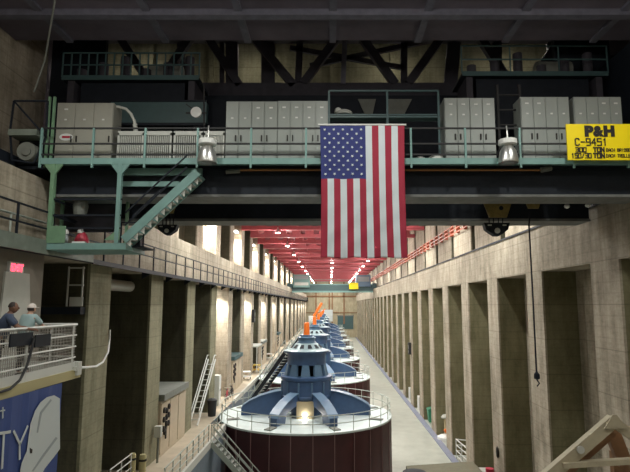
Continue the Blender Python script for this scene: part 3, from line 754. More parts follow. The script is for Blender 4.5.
# ------------------------------------------------------------------ timber gable, right foreground
b = MB(); b.box(2.4, XR, Y0, 9.5, -3.7, -3.4); sl = struct(b.build('floor_landing', M['pale']))
r = empty('timber_gable', (4.1, 8, -3.4), 'pale timber A-frame with brown inner boards in the lower foreground corner', 'timber frame')
pk = at(612, 420, 8.0); lf = at(520, 500, 8.0); rt = at(690, 476, 8.0)
lf = Vector((lf.x, 8, -3.1)) if False else lf
def beam2(name, p, q, w, m, t=.12): 
    b = MB(); b.bar(p, q, w, t, up=(0, 1, 0)); return b.build(name, m, r)
dirl = (lf - pk).normalized()
beam2('rafter', pk + Vector((.02, 0, 0)), pk + dirl * 2.6, .17, M['wood'])
beam2('rafter', pk - Vector((.02, 0, 0)), pk + (rt - pk).normalized() * 2.0, .14, M['wood'])
sh = Vector((.12, .16, -.10))
beam2('inner_board', pk + sh + dirl * .1, pk + sh + dirl * 2.3, .2, M['woodbrown'])
beam2('inner_board', pk + Vector((.1, .30, -.12)), pk + Vector((.3, .30, -.7)), .2, M['woodbrown'])
beam2('inner_board', pk + Vector((.3, .44, -.55)), Vector((pk.x + .3, pk.y + .44, -3.4)), .24, M['woodbrown'])
beam2('tie_beam', at(562, 465, 7.95), at(660, 459, 7.95), .07, M['wood'])
b = MB(); b.lathe([(0, 0), (.055, 0), (.055, .02), (0, .02)], at(581, 450, 7.9), 12, 'y'); b.build('bolt', M['chrome'], r)
b = MB(); b.prism([pk + Vector((-.16, -.09, -.10)), pk + Vector((.16, -.09, -.10)), pk + Vector((.03, -.09, .09)), pk + Vector((-.03, -.09, .09))], (0, .02, 0)); b.build('gusset', M['wood'], r)
for x in (3.0, 5.2):
    b = MB(); b.bar((x, 8.1, -3.4), (x, 8.1, -2.62), .12); b.build('leg', M['wood'], r)

# ------------------------------------------------------------------ the near bridge crane
CY = 16.2
cr = empty('bridge_crane', (0, 18.5, 3.5), 'black and teal bridge crane spanning the hall above, with railed walkway', 'bridge crane')
XA, XB = -9.15, 10.35
zd = at(300, 158, CY).z; zb = at(300, 164, CY).z          # walkway channel
b = MB(); b.box(XA, XB, CY, CY + .1, zb, zd).box(XA, XB, CY + .1, CY + .95, zd - .06, zd - .01); b.build('walkway_channel', M['teal'], cr)
ng = at(300, 195, 16.9).z
b = MB(); b.box(-8.9, 10.2, 16.9, 17.0, ng, zb).box(-11.2, 11.2, 16.9, 17.9, LED_L + .35, zd - .07).box(-8.9, 10.2, 17.8, 17.9, ng, zb)
b.m(1).box(-8.9, 10.2, 16.8, 18.0, ng - .08, ng); b.build('girder', [M['black'], M['strip']], cr)
b = MB(); fz = at(300, 219, 20.6).z
b.box(-8.9, 10.2, 20.6, 21.6, fz, LED_L + .35).box(-11.2, 11.2, 20.6, 21.6, LED_L + .35, 4.9).m(1).box(-8.9, 10.2, 20.5, 21.7, fz - .1, fz); b.build('girder', [M['black'], M['strip']], cr)
for x in (-10.6, 10.95): b = MB(); b.box(x - .3, x + .3, 15.9, 22.6, LED_L + .12, LED_L + .8); b.build('end_truck', M['black'], cr)
b = MB(); b.box(10.6, 11.2, 15.9, 22.6, LED_R + .3, 5.9); b.build('wheel_guard', M['black'], cr)
b = MB(); b.box(9.0, 11.2, 20.1, 20.3, LED_R + .2, 11.5).box(10.7, 11.2, 17.4, 20.1, 5.9, 9.3); b.build('end_dark_sheet', M['black'], cr)  # dark sheets added to black out the lit wall at this end
b = MB(); b.box(-11.4, -9.2, 20.6, 20.8, LED_L + .2, 11.5); b.build('end_dark_sheet', M['black'], cr)  # dark sheet added for the gloom at the left crane end
for x in (-10.6, 10.95):
    for y in (16.6, 21.9): b = MB(); b.cyl((x - .12, y, LED_L + .28 - (.12 if x > 0 else 0)), .3, .24, 20, 'x'); b.build('wheel', M['black'], cr)
# handrails
Z1, Z2, Z3 = at(300, 128, CY).z, at(300, 143.5, CY).z, zd + .03
b = MB()
for z in (Z1, Z2): b.bar((XA, CY + .03, z), (XB, CY + .03, z), .05)
b.bar((XA, CY + .03, zd + .12), (XB, CY + .03, zd + .12), .05)
b.build('handrail', M['blacksoft'], cr)
for u in (41, 93, 145, 197.5, 251, 306, 358, 411, 465.5, 520, 573, 627):
    x = at(u, 145, CY).x
    b = MB(); b.box(x - .03, x + .03, CY - .02, CY + .05, zb - .12, Z1); b.build('post', M['teal'], cr)
# conduit
b = MB(); b.tube([at(238, 170, 16.75), at(545, 170, 16.75)], .035, 8); b.build('conduit', M['copper'], cr, smooth=True)
b = MB(); b.tube([at(226, 172, 16.75), at(240, 171, 16.75)], .07, 8); b.build('conduit_box', M['roofgrey'], cr); b = MB(); b.tube([at(541, 170, 16.7), at(551, 168, 16.7)], .09, 8); b.build('conduit_box', M['roofgrey'], cr)
# dark sheet added for the gloom behind; grey patches paint dim light between braces
b = MB(); b.box(-11.0, 11.0, 21.0, 21.1, 4.9, 8.6); b.build('rear_dark_sheet', M['black'], cr)
for pts in (((358, 99), (376, 99), (372, 117), (366, 117)), ((388, 99), (412, 99), (403, 117), (388, 117))):
    b = MB(); b.prism([at(u, v, 20.9) for u, v in pts], (0, .05, 0)); b.build('dim_light_patch', M['roofgrey'], cr)
# lower access platform (cage)
fx0, fx1 = at(47, 240, CY).x, at(126, 240, CY).x
zf = at(80, 243, CY).z
b = MB(); b.box(fx0, fx1, CY, CY + 1.7, zf - .2, zf); b.build('platform', M['teal'], cr)
for u, y in ((52, CY + .05), (119, CY + .05)):
    x = at(u, 200, y).x; b = MB(); b.bar((x, y, zf), (x, y, zb), .13); b.prism([(x - .3, y - .04, zb), (x + .3, y - .04, zb), (x, y - .04, zb - .4)], (0, .06, 0)); b.build('hanger', M['green'] if u == 52 else M['teal'], cr)
for u in (63, 128):
    x = at(u, 200, CY + 1.5).x; b = MB(); b.bar((x, CY + 1.5, zf), (x, CY + 1.5, zb), .09); b.build('hanger', M['green'], cr)
b = MB()
for v in (199, 215, 228):
    z = at(80, v, CY).z; b.bar((fx0, CY + .05, z), (fx1 - .2, CY + .05, z), .05); b.bar((fx0 + .05, CY, z), (fx0 + .05, CY + 1.6, z), .05)
b.build('handrail', M['black'], cr)
b = MB(); b.box(fx0, fx0 + .55, CY - .02, CY + .03, zf, at(80, 226, CY).z); b.build('side_plate', M['green'], cr); b = MB(); b.prism([at(104, 240, CY), at(119, 240, CY), at(119, 228, CY)], (0, .05, 0)); b.build('side_plate', M['green'], cr)
# small black rail step to the right of the cage
b = MB(); p = at(124, 247, CY + .8); b.box(p.x, p.x + .75, CY + .5, CY + 1.6, p.z - .04, p.z)
for dx in (0, .72): b.bar((p.x + dx, CY + .5, p.z), (p.x + dx, CY + .5, p.z + .75), .04)
b.bar((p.x, CY + .5, p.z + .75), (p.x + .72, CY + .5, p.z + .75), .04); b.box(p.x + .3, p.x + .55, CY + .7, CY + .9, p.z, p.z + .35); b.build('step', M['black'], cr)
p = at(58, 186, 18.1); q = at(116, 232, 18.1); b = MB(); b.box(p.x, q.x, 18.1, 18.2, q.z, 4.3); b.build('back_screen', M['truss'], cr)
# stair down to the cage
s0, s1 = at(198, 172, CY), at(124, 240, CY)
for y in (CY - .02, CY + .6):
    b = MB(); b.bar(Vector((s0.x, y, s0.z)), Vector((s1.x, y, s1.z)), .06, .26); b.build('stringer', M['teal'], cr)
b = MB(); n = 11
for i in range(n):
    q = s0 + (s1 - s0) * ((i + .5) / n); b.box(q.x - .16, q.x + .1, CY, CY + .6, q.z - .08, q.z - .04); b.prism([(q.x - .16, CY + .02, q.z - .08), (q.x + .1, CY + .02, q.z - .08), (q.x + .1, CY + .02, q.z - .3)], (0, .03, 0))
b.build('tread', M['lightgrey'], cr)
b = MB()
for y in (CY + .0, CY + .6):
    for h in (.45, .85): b.bar(Vector((s0.x - .35, y, s0.z - .3 + h)), Vector((s1.x, y, s1.z + h)), .04)
b.build('handrail', M['black'], cr)
b = MB(); b.box(at(122, 176, 16.8).x, s0.x, 16.7, 16.8, at(150, 176, 16.8).z, at(150, 169, 16.8).z).box(at(122, 185, 16.8).x, at(180, 185, 16.8).x, 16.7, 16.8, at(150, 187, 16.8).z, at(150, 182, 16.8).z); b.build('cross_beam', M['teal'], cr)
# post mast at the left end, and open frame in the middle
for u in (50, 55):
    b = MB(); p = at(u, 97, CY + .4); b.bar((p.x, CY + .4, zb), (p.x, CY + .4, p.z), .07); b.build('mast', M['green'], cr)
b = MB(); fr = [at(u, v, 17.1) for u, v in ((329, 91), (387, 91), (438, 91))]
for u in (329, 387, 438): p = at(u, 91, 17.1); b.bar((p.x, 17.1, zd), (p.x, 17.1, p.z), .07)
for v in (91, 117): p = at(329, v, 17.1); q = at(438, v, 17.1); b.bar(p, q, .06)
p = at(329, 117, 17.4); q = at(438, 117, 17.4); b.box(p.x, q.x, 17.1, 17.7, p.z - .05, p.z); b.build('open_frame', M['tealdark'], cr)
b = MB()
for u in (497, 519):
    p = at(u, 85, 17.6); b.bar((p.x, 17.6, zd), (p.x, 17.6, p.z), .08)
for v in (95, 110, 125, 140, 152): b.bar(at(497, v, 17.6), at(519, v, 17.6), .05)
b.build('cat_ladder', M['blacksoft'], cr)
# left end frame and motor
r = empty('end_platform', at(25, 165, 16.6), 'black open frame with pale box and round motor at the left crane end', 'motor platform')
b = MB(); A = [at(u, v, 16.4) for u, v in ((14, 101), (48, 101), (46, 137), (10, 131), (12, 160), (34, 163))]
for i, j in ((0, 1), (0, 3), (1, 2), (0, 2), (3, 4), (4, 5), (5, 2)): b.bar(A[i], A[j], .05)
b.build('frame', M['black'], r)
b = MB(); p = at(10, 130, 16.4); q = at(38, 136, 16.4); b.box(p.x, q.x, 16.3, 17.2, q.z, p.z); b.build('box', M['gfascia'], r)
b = MB(); b.cyl(at(26, 151, 16.5), .3, .7, 20, 'y'); b.cyl(at(26, 151, 16.45), .14, .06, 14, 'y'); b.build('motor', M['roofgrey'], r, smooth=True)
b = MB(); p = at(14, 137, 16.6); q = at(38, 162, 16.6); b.box(p.x, q.x, 16.9, 17.2, q.z, p.z); b.build('back_plate', M['black'], r)

# trolleys above
def trolley(u0, u1, vt, vr, label, bars, teal):
    Y = 19.0; p = at(u0, vt, Y); q = at(u1, vt, Y)
    r = empty('crane_trolley', ((p.x + q.x) / 2, Y + 1, 4.9), label, 'crane trolley', 'trolleys on the near bridge crane')
    b = MB(); b.box(p.x, q.x, Y, Y + 1.6, p.z - .1, p.z); b.m(1).box(p.x, q.x, Y - .03, Y, p.z - .12, p.z + .06)
    b.build('upper_deck', [M['black'], teal], r)
    b = MB(); zr = at(u0, vr, Y).z
    for z in (zr, (zr + p.z) / 2): b.bar((p.x, Y, z), (q.x, Y, z), .045)
    n = bars
    for i in range(n + 1): x = p.x + (q.x - p.x) * i / n; b.bar((x, Y, p.z), (x, Y, zr), .045)
    b.build('railing', M['tealdark'], r)
    b = MB(); b.box(p.x + .6, q.x - .6, Y + .3, Y + 1.3, 4.9, p.z - .1); b.build('machine_house', M['black'], r)
    for x in (p.x + .3, q.x - .3): b = MB(); b.box(x - .12, x + .12, Y + .1, Y + 1.5, 4.9, p.z - .1); b.build('side_frame', M['truss'], r)
    for i in range(6):
        b = MB(); x = p.x + .5 + (q.x - p.x - 1) * i / 5; b.cyl((x, Y + .5, p.z), .18, .5 + .25 * (i % 3), 14); b.build('winch_post', M['truss'], r)
    b = MB(); b.cyl(((p.x + q.x) / 2 + .4, Y + .9, p.z + .45), .4, 1.3, 20, 'x'); b.build('winch_drum', M['roofgrey'], r, smooth=True); return r
trolley(62, 199, 77, 53, 'dark trolley with fine-barred teal railing above the left half of the crane', 16, M['tealdark'])
trolley(462, 608, 73, 46, 'dark trolley with open teal railing above the right half of the crane', 3, M['tealdark'])
r = empty('teal_box_beam', at(158, 125, 18.7), 'long dark teal box beam behind the left crane cabinets', 'box beam')
p = at(111, 102, 18.7); q = at(206, 123, 18.7)
b = MB(); b.box(p.x, q.x, 18.7, 18.95, q.z, p.z); b.build('box', M['tealdark'], r)
b = MB(); b.box(p.x, q.x, 18.66, 18.72, q.z - .1, q.z).box(p.x, q.x, 18.66, 18.72, p.z, p.z + .06)
for x in (p.x + .1, q.x - .1): b.bar((x, 18.9, 4.9), (x, 18.9, q.z), .1)
b.build('flange', M['black'], r)

# roof trusses over the crane
r = empty('roof_truss', (0, 22.6, 8.7), 'black riveted steel roof truss above the crane, crossing diagonals', 'roof truss')
YT = 22.6
def tz(v): return at(330, v, YT).z
b = MB(); b.box(-12.2, 12.2, YT - .15, YT + .35, tz(100), tz(84)).box(-12.2, 12.2, YT - .15, YT + .35, tz(40), 13.1); b.build('chord', M['truss'], r)
for (u0, v0, u1, v1, w) in ((254, 38, 294, 86, .36), (337, 38, 303, 84, .34), (362, 38, 395, 84, .36), (441, 38, 408, 84, .36), (208, 38, 240, 86, .34), (190, 38, 160, 84, .34), (120, 38, 150, 84, .34), (105, 38, 80, 84, .34), (480, 38, 510, 84, .34), (560, 38, 530, 84, .34), (585, 38, 615, 84, .34)):
    b = MB(); b.bar(at(u0, v0, YT), at(u1, v1, YT), w, .3, up=(0, 1, 0)); b.build('diagonal', M['truss'], r)
for (u0, v0, u1, v1, w) in ((290, 48, 404, 68, .22), (310, 66, 442, 38, .22), (232, 38, 232, 88, .55), (300, 38, 298, 88, .3), (404, 38, 404, 86, .3), (455, 30, 450, 90, .6), (180, 38, 184, 88, .3), (222, 38, 222, 88, .2), (268, 38, 268, 88, .6), (497, 38, 497, 88, .4), (550, 38, 552, 88, .3)):
    b = MB(); b.bar(at(u0, v0, YT + .3), at(u1, v1, YT + .3), w, .15, up=(0, 1, 0)); b.build('brace', M['truss'], r)
b = MB(); p = at(345, 38, YT - .3); b.bar(p, at(343, 84, YT - .3), .22, .1, up=(0, 1, 0)); b.build('hanger', M['ceil_blue'], r)

# ------------------------------------------------------------------ control cabinets
def cabinet(u0, u1, v0, nd, label, m, y0=17.15, seed=0, oval=False):
    p = at(u0, v0, y0); q = at(u1, 158, y0); zb_ = zd - .01
    r = empty('control_cabinet', ((p.x + q.x) / 2, y0 + .35, zb_), label, 'control cabinet', 'grey control cabinets on the crane walkway')
    b = MB(); b.box(p.x, q.x, y0, y0 + .7, zb_, p.z); b.build('body', m, r)
    w = (q.x - p.x) / nd; rnd = random.Random(seed)
    for i in range(nd):
        x0 = p.x + w * i + .018; x1 = p.x + w * (i + 1) - .018
        b = MB(); b.box(x0, x1, y0 - .035, y0, zb_ + .06, p.z - .04); dd = b.build('door', m, r)
        b = MB(); hx = x1 - .07 if i % 2 == 0 else x0 + .07; hz = zb_ + (p.z - zb_) * .42; b.box(hx - .018, hx + .018, y0 - .08, y0 - .035, hz - .1, hz + .1); b.build('handle', M['ink'], dd)
        b = MB(); 
        if rnd.random() < .75: b.box((x0 + x1) / 2 - .06, (x0 + x1) / 2 + .06, y0 - .045, y0 - .035, p.z - .26, p.z - .21); b.build('nameplate', M['white'], dd); b = MB()
        b.box((x0 + x1) / 2 - .04, (x0 + x1) / 2 + .04, y0 - .045, y0 - .035, p.z - .62, p.z - .57)
        b.build('nameplate', M['white'], dd)
    if oval:
        c = at(66, 137, y0 - .05)
        b = MB(); b.lathe([(0, 0), (.2, 0), (.2, .012), (0, .012)], (0, 0, 0), 24, 'y'); 
        b.v = [Vector((v.x * 1.15 + c.x, v.y + c.y, v.z * .62 + c.z)) for v in b.v]; b.build('oval_badge', M['white'], r)
        b = MB(); b.box(c.x - .13, c.x + .13, c.y - .012, c.y, c.z - .035, c.z + .035); b.build('badge_band', M['redthing'], r)
    return r
cabinet(58, 111, 103, 3, 'beige-grey control cabinet with oval badge at the left end of the crane walkway', M['cabbeige'], seed=1, oval=True)
cabinet(226.5, 277, 101.5, 4, 'grey control cabinet between the louvred boxes and the next cabinet', M['cab'], seed=2)
cabinet(278, 328, 101, 4, 'grey control cabinet standing just left of the flag', M['cab'], seed=3)
cabinet(444, 496.5, 98, 4, 'pale grey control cabinet between the open frame and the ladder', M['cab'], seed=4)
cabinet(520, 572, 97, 4, 'pale grey control cabinet right of the ladder', M['cab'], seed=5)
cabinet(573, 625, 97, 4, 'grey control cabinet directly behind the yellow sign', M['cab'], seed=6)
for i, (u0, u1, lab) in enumerate(((118, 143, 'beside the beige cabinet'), (145, 171, 'second from the beige cabinet'), (174, 202, 'third from the beige cabinet'), (204, 224, 'next to the grey cabinets'))):
    p = at(u0, 133, 17.15); q = at(u1, 157, 17.15)
    r = empty('resistor_bank', ((p.x + q.x) / 2, 17.4, zd - .01), 'low pale louvred box on the crane walkway, ' + lab, 'louvred box', 'low louvred boxes on the crane walkway')
    b = MB(); b.box(p.x, q.x, 17.2, 17.8, zd - .01, p.z); b.build('body', M['roofgrey'], r)
    b = MB(); n = 13
    for k in range(n): x = p.x + .06 + (q.x - p.x - .12) * k / (n - 1); b.box(x - .014, x + .014, 17.15, 17.2, zd + .1, p.z - .08)
    b.build('louvre', M['lightgrey'], r)
    b = MB(); b.box(p.x, q.x, 17.13, 17.2, p.z - .08, p.z + .06).box(p.x, q.x, 17.13, 17.2, zd + .02, zd + .1).box(p.x, p.x + .05, 17.13, 17.2, zd, p.z).box(q.x - .05, q.x, 17.13, 17.2, zd, p.z); b.build('frame', M['lightgrey'], r)
b = MB(); b.tube([at(111, 107, 17.4), at(119, 107, 17.4), at(126, 109, 17.4), at(131, 114, 17.4), at(134.5, 121, 17.4), at(136, 131, 17.4)], .05, 10); b.tube([at(135, 124, 17.4), at(136, 133, 17.4)], .075, 10)
tag(b.build('bent_conduit', M['lightgrey'], smooth=True), 'bent grey conduit arching from beige cabinet to louvred box', 'conduit')
# spider lamp and shelf things
r = empty('spot_lamp', at(198, 125, 18), 'small round spotlight on a rod above the louvred boxes', 'spotlight')
b = MB(); b.lathe([(.06, .2), (.16, .15), (.19, 0), (0, -.02)], at(196, 112, 17.6), 16, 'y'); b.build('lamp_head', M['white'], r, smooth=True)
b = MB(); b.tube([at(204, 85, 17.7), at(204, 128, 17.7)], .03, 6); b.bar(at(186, 113, 17.7), at(206, 113, 17.7), .05); b.bar(at(186, 104, 17.7), at(198, 113, 17.7), .03); b.build('rod', M['blacksoft'], r)
b = MB()
c = at(344, 113, 17.35)
b.lathe([(0, -.08), (.26, -.07), (.3, 0), (.2, .07), (0, .1)], c, 10); b.lathe([(0, -.05), (.13, -.02), (.1, .12), (0, .18)], c + Vector((-.2, 0, .03)), 8)
tag(b.build('white_bundle', M['lightgrey'], smooth=True), 'crumpled pale bundle on the open frame shelf above the flag', 'bundle')
for (u, s_, lab) in ((420, .2, 'small pale sack on the walkway right of the flag'), (436, .26, 'rounded white sack on the walkway by the grey cabinet')):
    c = at(u, 154, 16.8); c.z = zd + s_ * .45
    b = MB(); b.lathe([(s_ * .8, -s_ * .5), (s_, -s_ * .2), (s_ * .9, s_ * .3), (s_ * .4, s_ * .6), (0, s_ * .65)], c, 10); tag(b.build('sack', M['lightgrey'], smooth=True), lab, 'sack')
c = at(82, 238, CY + .5); zz = zf  # small Santa figure, simplified to a red cone with white head
r = empty('santa_figure', (c.x, c.y, zz), 'small red and white Santa figure on the lower crane platform', 'bundle')
b = MB(); b.lathe([(.2, 0), (.22, .15), (.13, .35), (.05, .42), (0, .43)], (c.x, c.y, zz), 12); b.build('red_cloth', M['redthing'], r, smooth=True)
b = MB(); b.lathe([(.0, -.1), (.09, -.05), (.1, .02), (.04, .1), (0, .12)], (c.x - .03, c.y - .05, zz + .42), 10).box(c.x - .2, c.x + .2, c.y - .24, c.y - .1, zz, zz + .08); b.build('white_cloth', M['white'], r, smooth=True)
c = at(66, 232, CY + .4)
r = empty('spray_bottle', (c.x, c.y, zf), 'pale bottle with white top standing on the lower crane platform', 'bottle')
b = MB(); b.lathe([(.08, 0), (.08, .28), (.03, .34)], (c.x, c.y, zf), 12); b.build('body', M['bannergrey'], r, smooth=True)
b = MB(); b.lathe([(.07, .33), (.09, .4), (.06, .48), (0, .5)], (c.x, c.y, zf), 12); b.build('top', M['white'], r, smooth=True)
b = MB(); p = at(75, 183, 17.6)
c = at(76, 185, 17.2)
b.box(c.x - .2, c.x + .2, 17.1, 17.5, c.z - .25, zb); b.lathe([(.2, 0), (.24, .3), (.2, .5)], (c.x + .15, 17.3, c.z - 1.0), 12); b.bar((c.x, 17.3, c.z - .2), (c.x + .15, 17.3, c.z - .8), .1)
tag(b.build('junction_box', M['roofgrey']), 'grey junction box with cable under the left crane walkway', 'junction box')

# bell lamps hanging from the walkway rail
def bell(u, label):
    c = at(u, 150, 15.95)
    r = empty('bell_lamp', c, label, 'bell lamp', 'silver bell lamps on the crane front'); x, y, z = c
    b = MB(); b.lathe([(.30, -.42), (.31, -.36), (.25, -.05), (.16, .12), (.12, .16)], c, 24); b.build('shade', M['chrome'], r, smooth=True)
    b = MB(); b.lathe([(0, -.44), (.2, -.42), (.29, -.41)], c, 24); b.build('lamp_glass', M['bannergrey'], r, smooth=True)
    b = MB(); b.lathe([(.12, .14), (.28, .17), (.28, .32), (.14, .36), (0, .36)], c, 24); b.build('ballast', M['white'], r, smooth=True)
    b = MB(); b.tube([(x, y, z + .34), (x, y, z + .62), (x, y + .05, Z1)], .025, 6); b.build('hook', M['chrome'], r)
bell(207.5, 'silver bell lamp hanging before the louvred boxes')
bell(508, 'silver bell lamp hanging before the crane ladder')

# yellow sign
p = at(566, 124, 15.98); q = at(650, 160, 15.98)
r = empty('capacity_sign', (p.x, 16.0, q.z), 'yellow crane capacity sign with black lettering on the walkway rail', 'sign')
b = MB(); b.box(p.x, q.x, 15.98, 16.03, q.z, p.z); b.build('board', M['yellow'], r)
ty = 15.965
def T(u, v, txt, hpx, sx=1., off=0., name='lettering'):
    c = at(u, v, ty); c.y = ty; font(name, txt, c, hpx / F * 16.6 / .70, M['ink'], r, (PI/2, 0, 0), off, sx)
T(585, 135.6, 'P', 9.6, 1.12, .034); T(594.0, 135.6, '&', 9.6, .98, .030); T(604.0, 135.6, 'H', 9.6, 1.08, .034)
GL = {'C': [[(1,.85),(.8,1),(.2,1),(0,.8),(0,.2),(.2,0),(.8,0),(1,.15)]], '-': [[(.1,.5),(.9,.5)]], '9': [[(1,.5),(0,.5),(0,1),(1,1),(1,.1),(.8,0),(.1,0)]],
 '4': [[(.75,0),(.75,1),(0,.35),(1,.35)]], '5': [[(1,1),(0,1),(0,.55),(1,.55),(1,0),(0,0)]], '1': [[(.25,.8),(.55,1),(.55,0)]], '3': [[(0,1),(1,1),(1,0),(0,0)],[(.2,.5),(1,.5)]],
 '0': [[(0,0),(0,1),(1,1),(1,0),(0,0)]], '/': [[(.1,0),(.9,1)]], 'T': [[(0,1),(1,1)],[(.5,1),(.5,0)]], 'O': [[(0,0),(0,1),(1,1),(1,0),(0,0)]], 'N': [[(0,0),(0,1),(1,0),(1,1)]],
 'E': [[(1,1),(0,1),(0,0),(1,0)],[(0,.5),(.8,.5)]], 'A': [[(0,0),(0,.7),(.5,1),(1,.7),(1,0)],[(0,.4),(1,.4)]], 'H': [[(0,0),(0,1)],[(1,0),(1,1)],[(0,.5),(1,.5)]],
 'B': [[(0,0),(0,1),(.9,1),(.9,.5),(1,.5),(1,0),(0,0)],[(0,.5),(.9,.5)]], 'R': [[(0,0),(0,1),(1,1),(1,.5),(0,.5)],[(.4,.5),(1,0)]], 'I': [[(.5,0),(.5,1)]],
 'D': [[(0,0),(0,1),(.7,1),(1,.75),(1,.25),(.7,0),(0,0)]], 'G': [[(1,.9),(1,1),(0,1),(0,0),(1,0),(1,.5),(.5,.5)]], 'L': [[(0,1),(0,0),(1,0)]], 'Y': [[(0,1),(.5,.5),(1,1)],[(.5,.5),(.5,0)]], ' ': []}
def TL(u0, u1, v0, v1, txt, th):
    a = at(u0, v1, ty); c = at(u1, v0, ty); n = len(txt); cw = (c.x - a.x) / (n - .3); gw = cw * .7; hh = c.z - a.z
    b = MB(); k = 0
    for i, ch in enumerate(txt):
        for pl in GL[ch]:
            for (x0, y0_), (x1, y1_) in zip(pl, pl[1:]):
                p0 = Vector((a.x + i * cw + x0 * gw, ty - .001 * (k % 5), a.z + y0_ * hh)); p1 = Vector((a.x + i * cw + x1 * gw, p0.y, a.z + y1_ * hh)); k += 1
                e = (p1 - p0).normalized() * th * .45; b.bar(p0 - e, p1 + e, th, .012, up=(0, 1, 0))
    b.build('lettering', M['ink'], r)
TL(575.5, 606.5, 138.6, 145.2, 'C-9451', .034)
TL(576, 586, 147.6, 151.8, '300', .028); TL(593.8, 603.8, 147.6, 151.8, 'TON', .036); TL(606.5, 630.0, 148.6, 151.4, 'EACH BRIDGE', .014)
TL(571.8, 591, 153.4, 157.8, '150/30', .026); TL(593.8, 604.2, 153.4, 157.8, 'TON', .036); TL(606.5, 632.5, 154.2, 157.2, 'EACH TROLLEY', .014)

# hook blocks
def hook(u, vt, vb, w, Y, label, big=True, plate=True):
    t = at(u, vt, Y); bt = at(u, vb, Y)
    r = empty('hook_block', bt, label, 'hook block', 'hook blocks under the near crane'); x = t.x; k = w / 530 * Y
    if plate:
        b = MB(); b.prism([(x - k * .5, Y - .3, t.z), (x + k * .5, Y - .3, t.z), (x + k * .28, Y - .3, t.z - .62 * k), (x - k * .28, Y - .3, t.z - .62 * k)], (0, .08, 0)); b.build('yellow_plate', M['hookyel'], r)
        b = MB(); b.cyl((x + .1 * k, Y - .33, t.z - .32 * k), .07 * k, .05, 14, 'y'); b.build('bolt', M['black'], r)
    if big:
        z0 = bt.z
        b = MB(); b.prism([(x - .42 * k, Y - .12, z0 + .42 * k), (x + .42 * k, Y - .12, z0 + .42 * k), (x + .36 * k, Y - .12, z0 + .2 * k), (x + .08 * k, Y - .12, z0), (x - .08 * k, Y - .12, z0), (x - .36 * k, Y - .12, z0 + .2 * k)], (0, .3, 0)); b.build('block', M['black'], r)
        b = MB(); b.cyl((x, Y - .15, z0 + .16 * k), .09 * k, .36, 14, 'y').box(x - .3 * k, x - .18 * k, Y - .14, Y - .1, z0 + .32 * k, z0 + .36 * k).box(x + .18 * k, x + .3 * k, Y - .14, Y - .1, z0 + .32 * k, z0 + .36 * k); b.build('pin', M['lightgrey'], r)
        for s_ in (-1, 1):
            for o in (.08, .22):
                b = MB(); b.bar((x + s_ * o * k, Y, z0 + .4 * k), (x + s_ * o * k, Y, 4.9), .03); b.build('rope', M['black'], r)
    return r
hook(495, 200, 236, 31, 19.2, 'large black hook block below a yellow-brown plate')
hook(169, 200, 235, 24, 19.2, 'black hook block hanging behind the teal stair')
hook(530, 199, 214, 18, 19.0, 'small yellow-brown plate carrying the thin hoist rope', big=False)
r = empty('hoist_chain', at(537, 378, 19.0), 'long thin dark hoist rope and hook hanging before a concrete pier', 'hoist')
b = MB(); b.tube([at(530, 212, 19), at(529, 225, 19), at(533, 300, 19), at(536.5, 372, 19)], .03, 6); b.build('rope', M['black'], r)
b = MB(); b.lathe([(0, 0), (.1, .05), (.1, .2), (.03, .28), (0, .3)], at(537, 380, 19), 10); b.tube([at(537, 380, 19) + Vector((0, 0, .0)), at(537, 382, 19) + Vector((.08, 0, -.04)), at(537, 384, 19) + Vector((0, 0, -.08))], .025, 6); b.build('hook', M['black'], r)
b = MB(); b.tube([at(217, 45, 18.4), at(218, 100, 18.4)], .03, 6) if False else b.tube([at(55, 0, 15.5), at(45, 60, 16.6), at(34, 92, 16.6)], .03, 6)
tag(b.build('hanging_cable', M['roofgrey']), 'thin slanting cable from the dark ceiling to the left crane end', 'cable')
for (u, v) in ((567, 206), (588, 205)):
    c = at(u, v, 18.6); b = MB(); b.lathe([(0, -.1), (.08, -.06), (.1, 0), (.05, .1), (0, .12)], c, 12); b.bar(c, (c.x, c.y, ng), .04)
    tag(b.build('marker_lamp', M['white'], smooth=True), 'small white lamp under the right crane end, ' + ('nearer the hoist rope' if u == 567 else 'nearer the wall'), 'lamp')

# ------------------------------------------------------------------ flag
fl0, fl1 = at(320, 126, 16.08), at(404, 258, 16.08)
W, Hh = at(404, 126, 16.08).x - fl0.x, fl0.z - fl1.z
r = empty('flag', (fl0.x + W / 2, 16.08, fl1.z), 'American flag hanging vertically from the crane walkway rail', 'flag')
def fy(s, t):  # cloth ripple
    return 16.02 + (.030 * math.sin(s * 23 + t * 3.0) + .016 * math.sin(s * 41 - t * 9 + 1.2) + .012 * math.sin(t * 34 + s * 16)) * (.25 + .75 * t)
def fp(s, t):
    ww = 1 - .02 * math.sin(PI * t); return Vector((fl0.x + W * (.5 + (s - .5) * ww) + .03 * t, fy(s, t), fl0.z - Hh * t + .02 * math.sin(s * 19) * t - .03 * math.sin(PI * s * 5) * (1 - t) * 0))
b = MB(); nx, nz = 78, 90; g = [[len(b.v) + 0 for _ in range(0)]]
vs = [fp(i / nx, j / nz) for j in range(nz + 1) for i in range(nx + 1)]
b.v = vs
for j in range(nz):
    for i in range(nx):
        st = i * 13 // nx; mi = 0 if st % 2 == 0 else 1
        if i < 42 and j < 37: mi = 2
        b.f.append([j*(nx+1)+i, (j+1)*(nx+1)+i, (j+1)*(nx+1)+i+1, j*(nx+1)+i+1]); b.mi.append(mi)
b.cur = 1
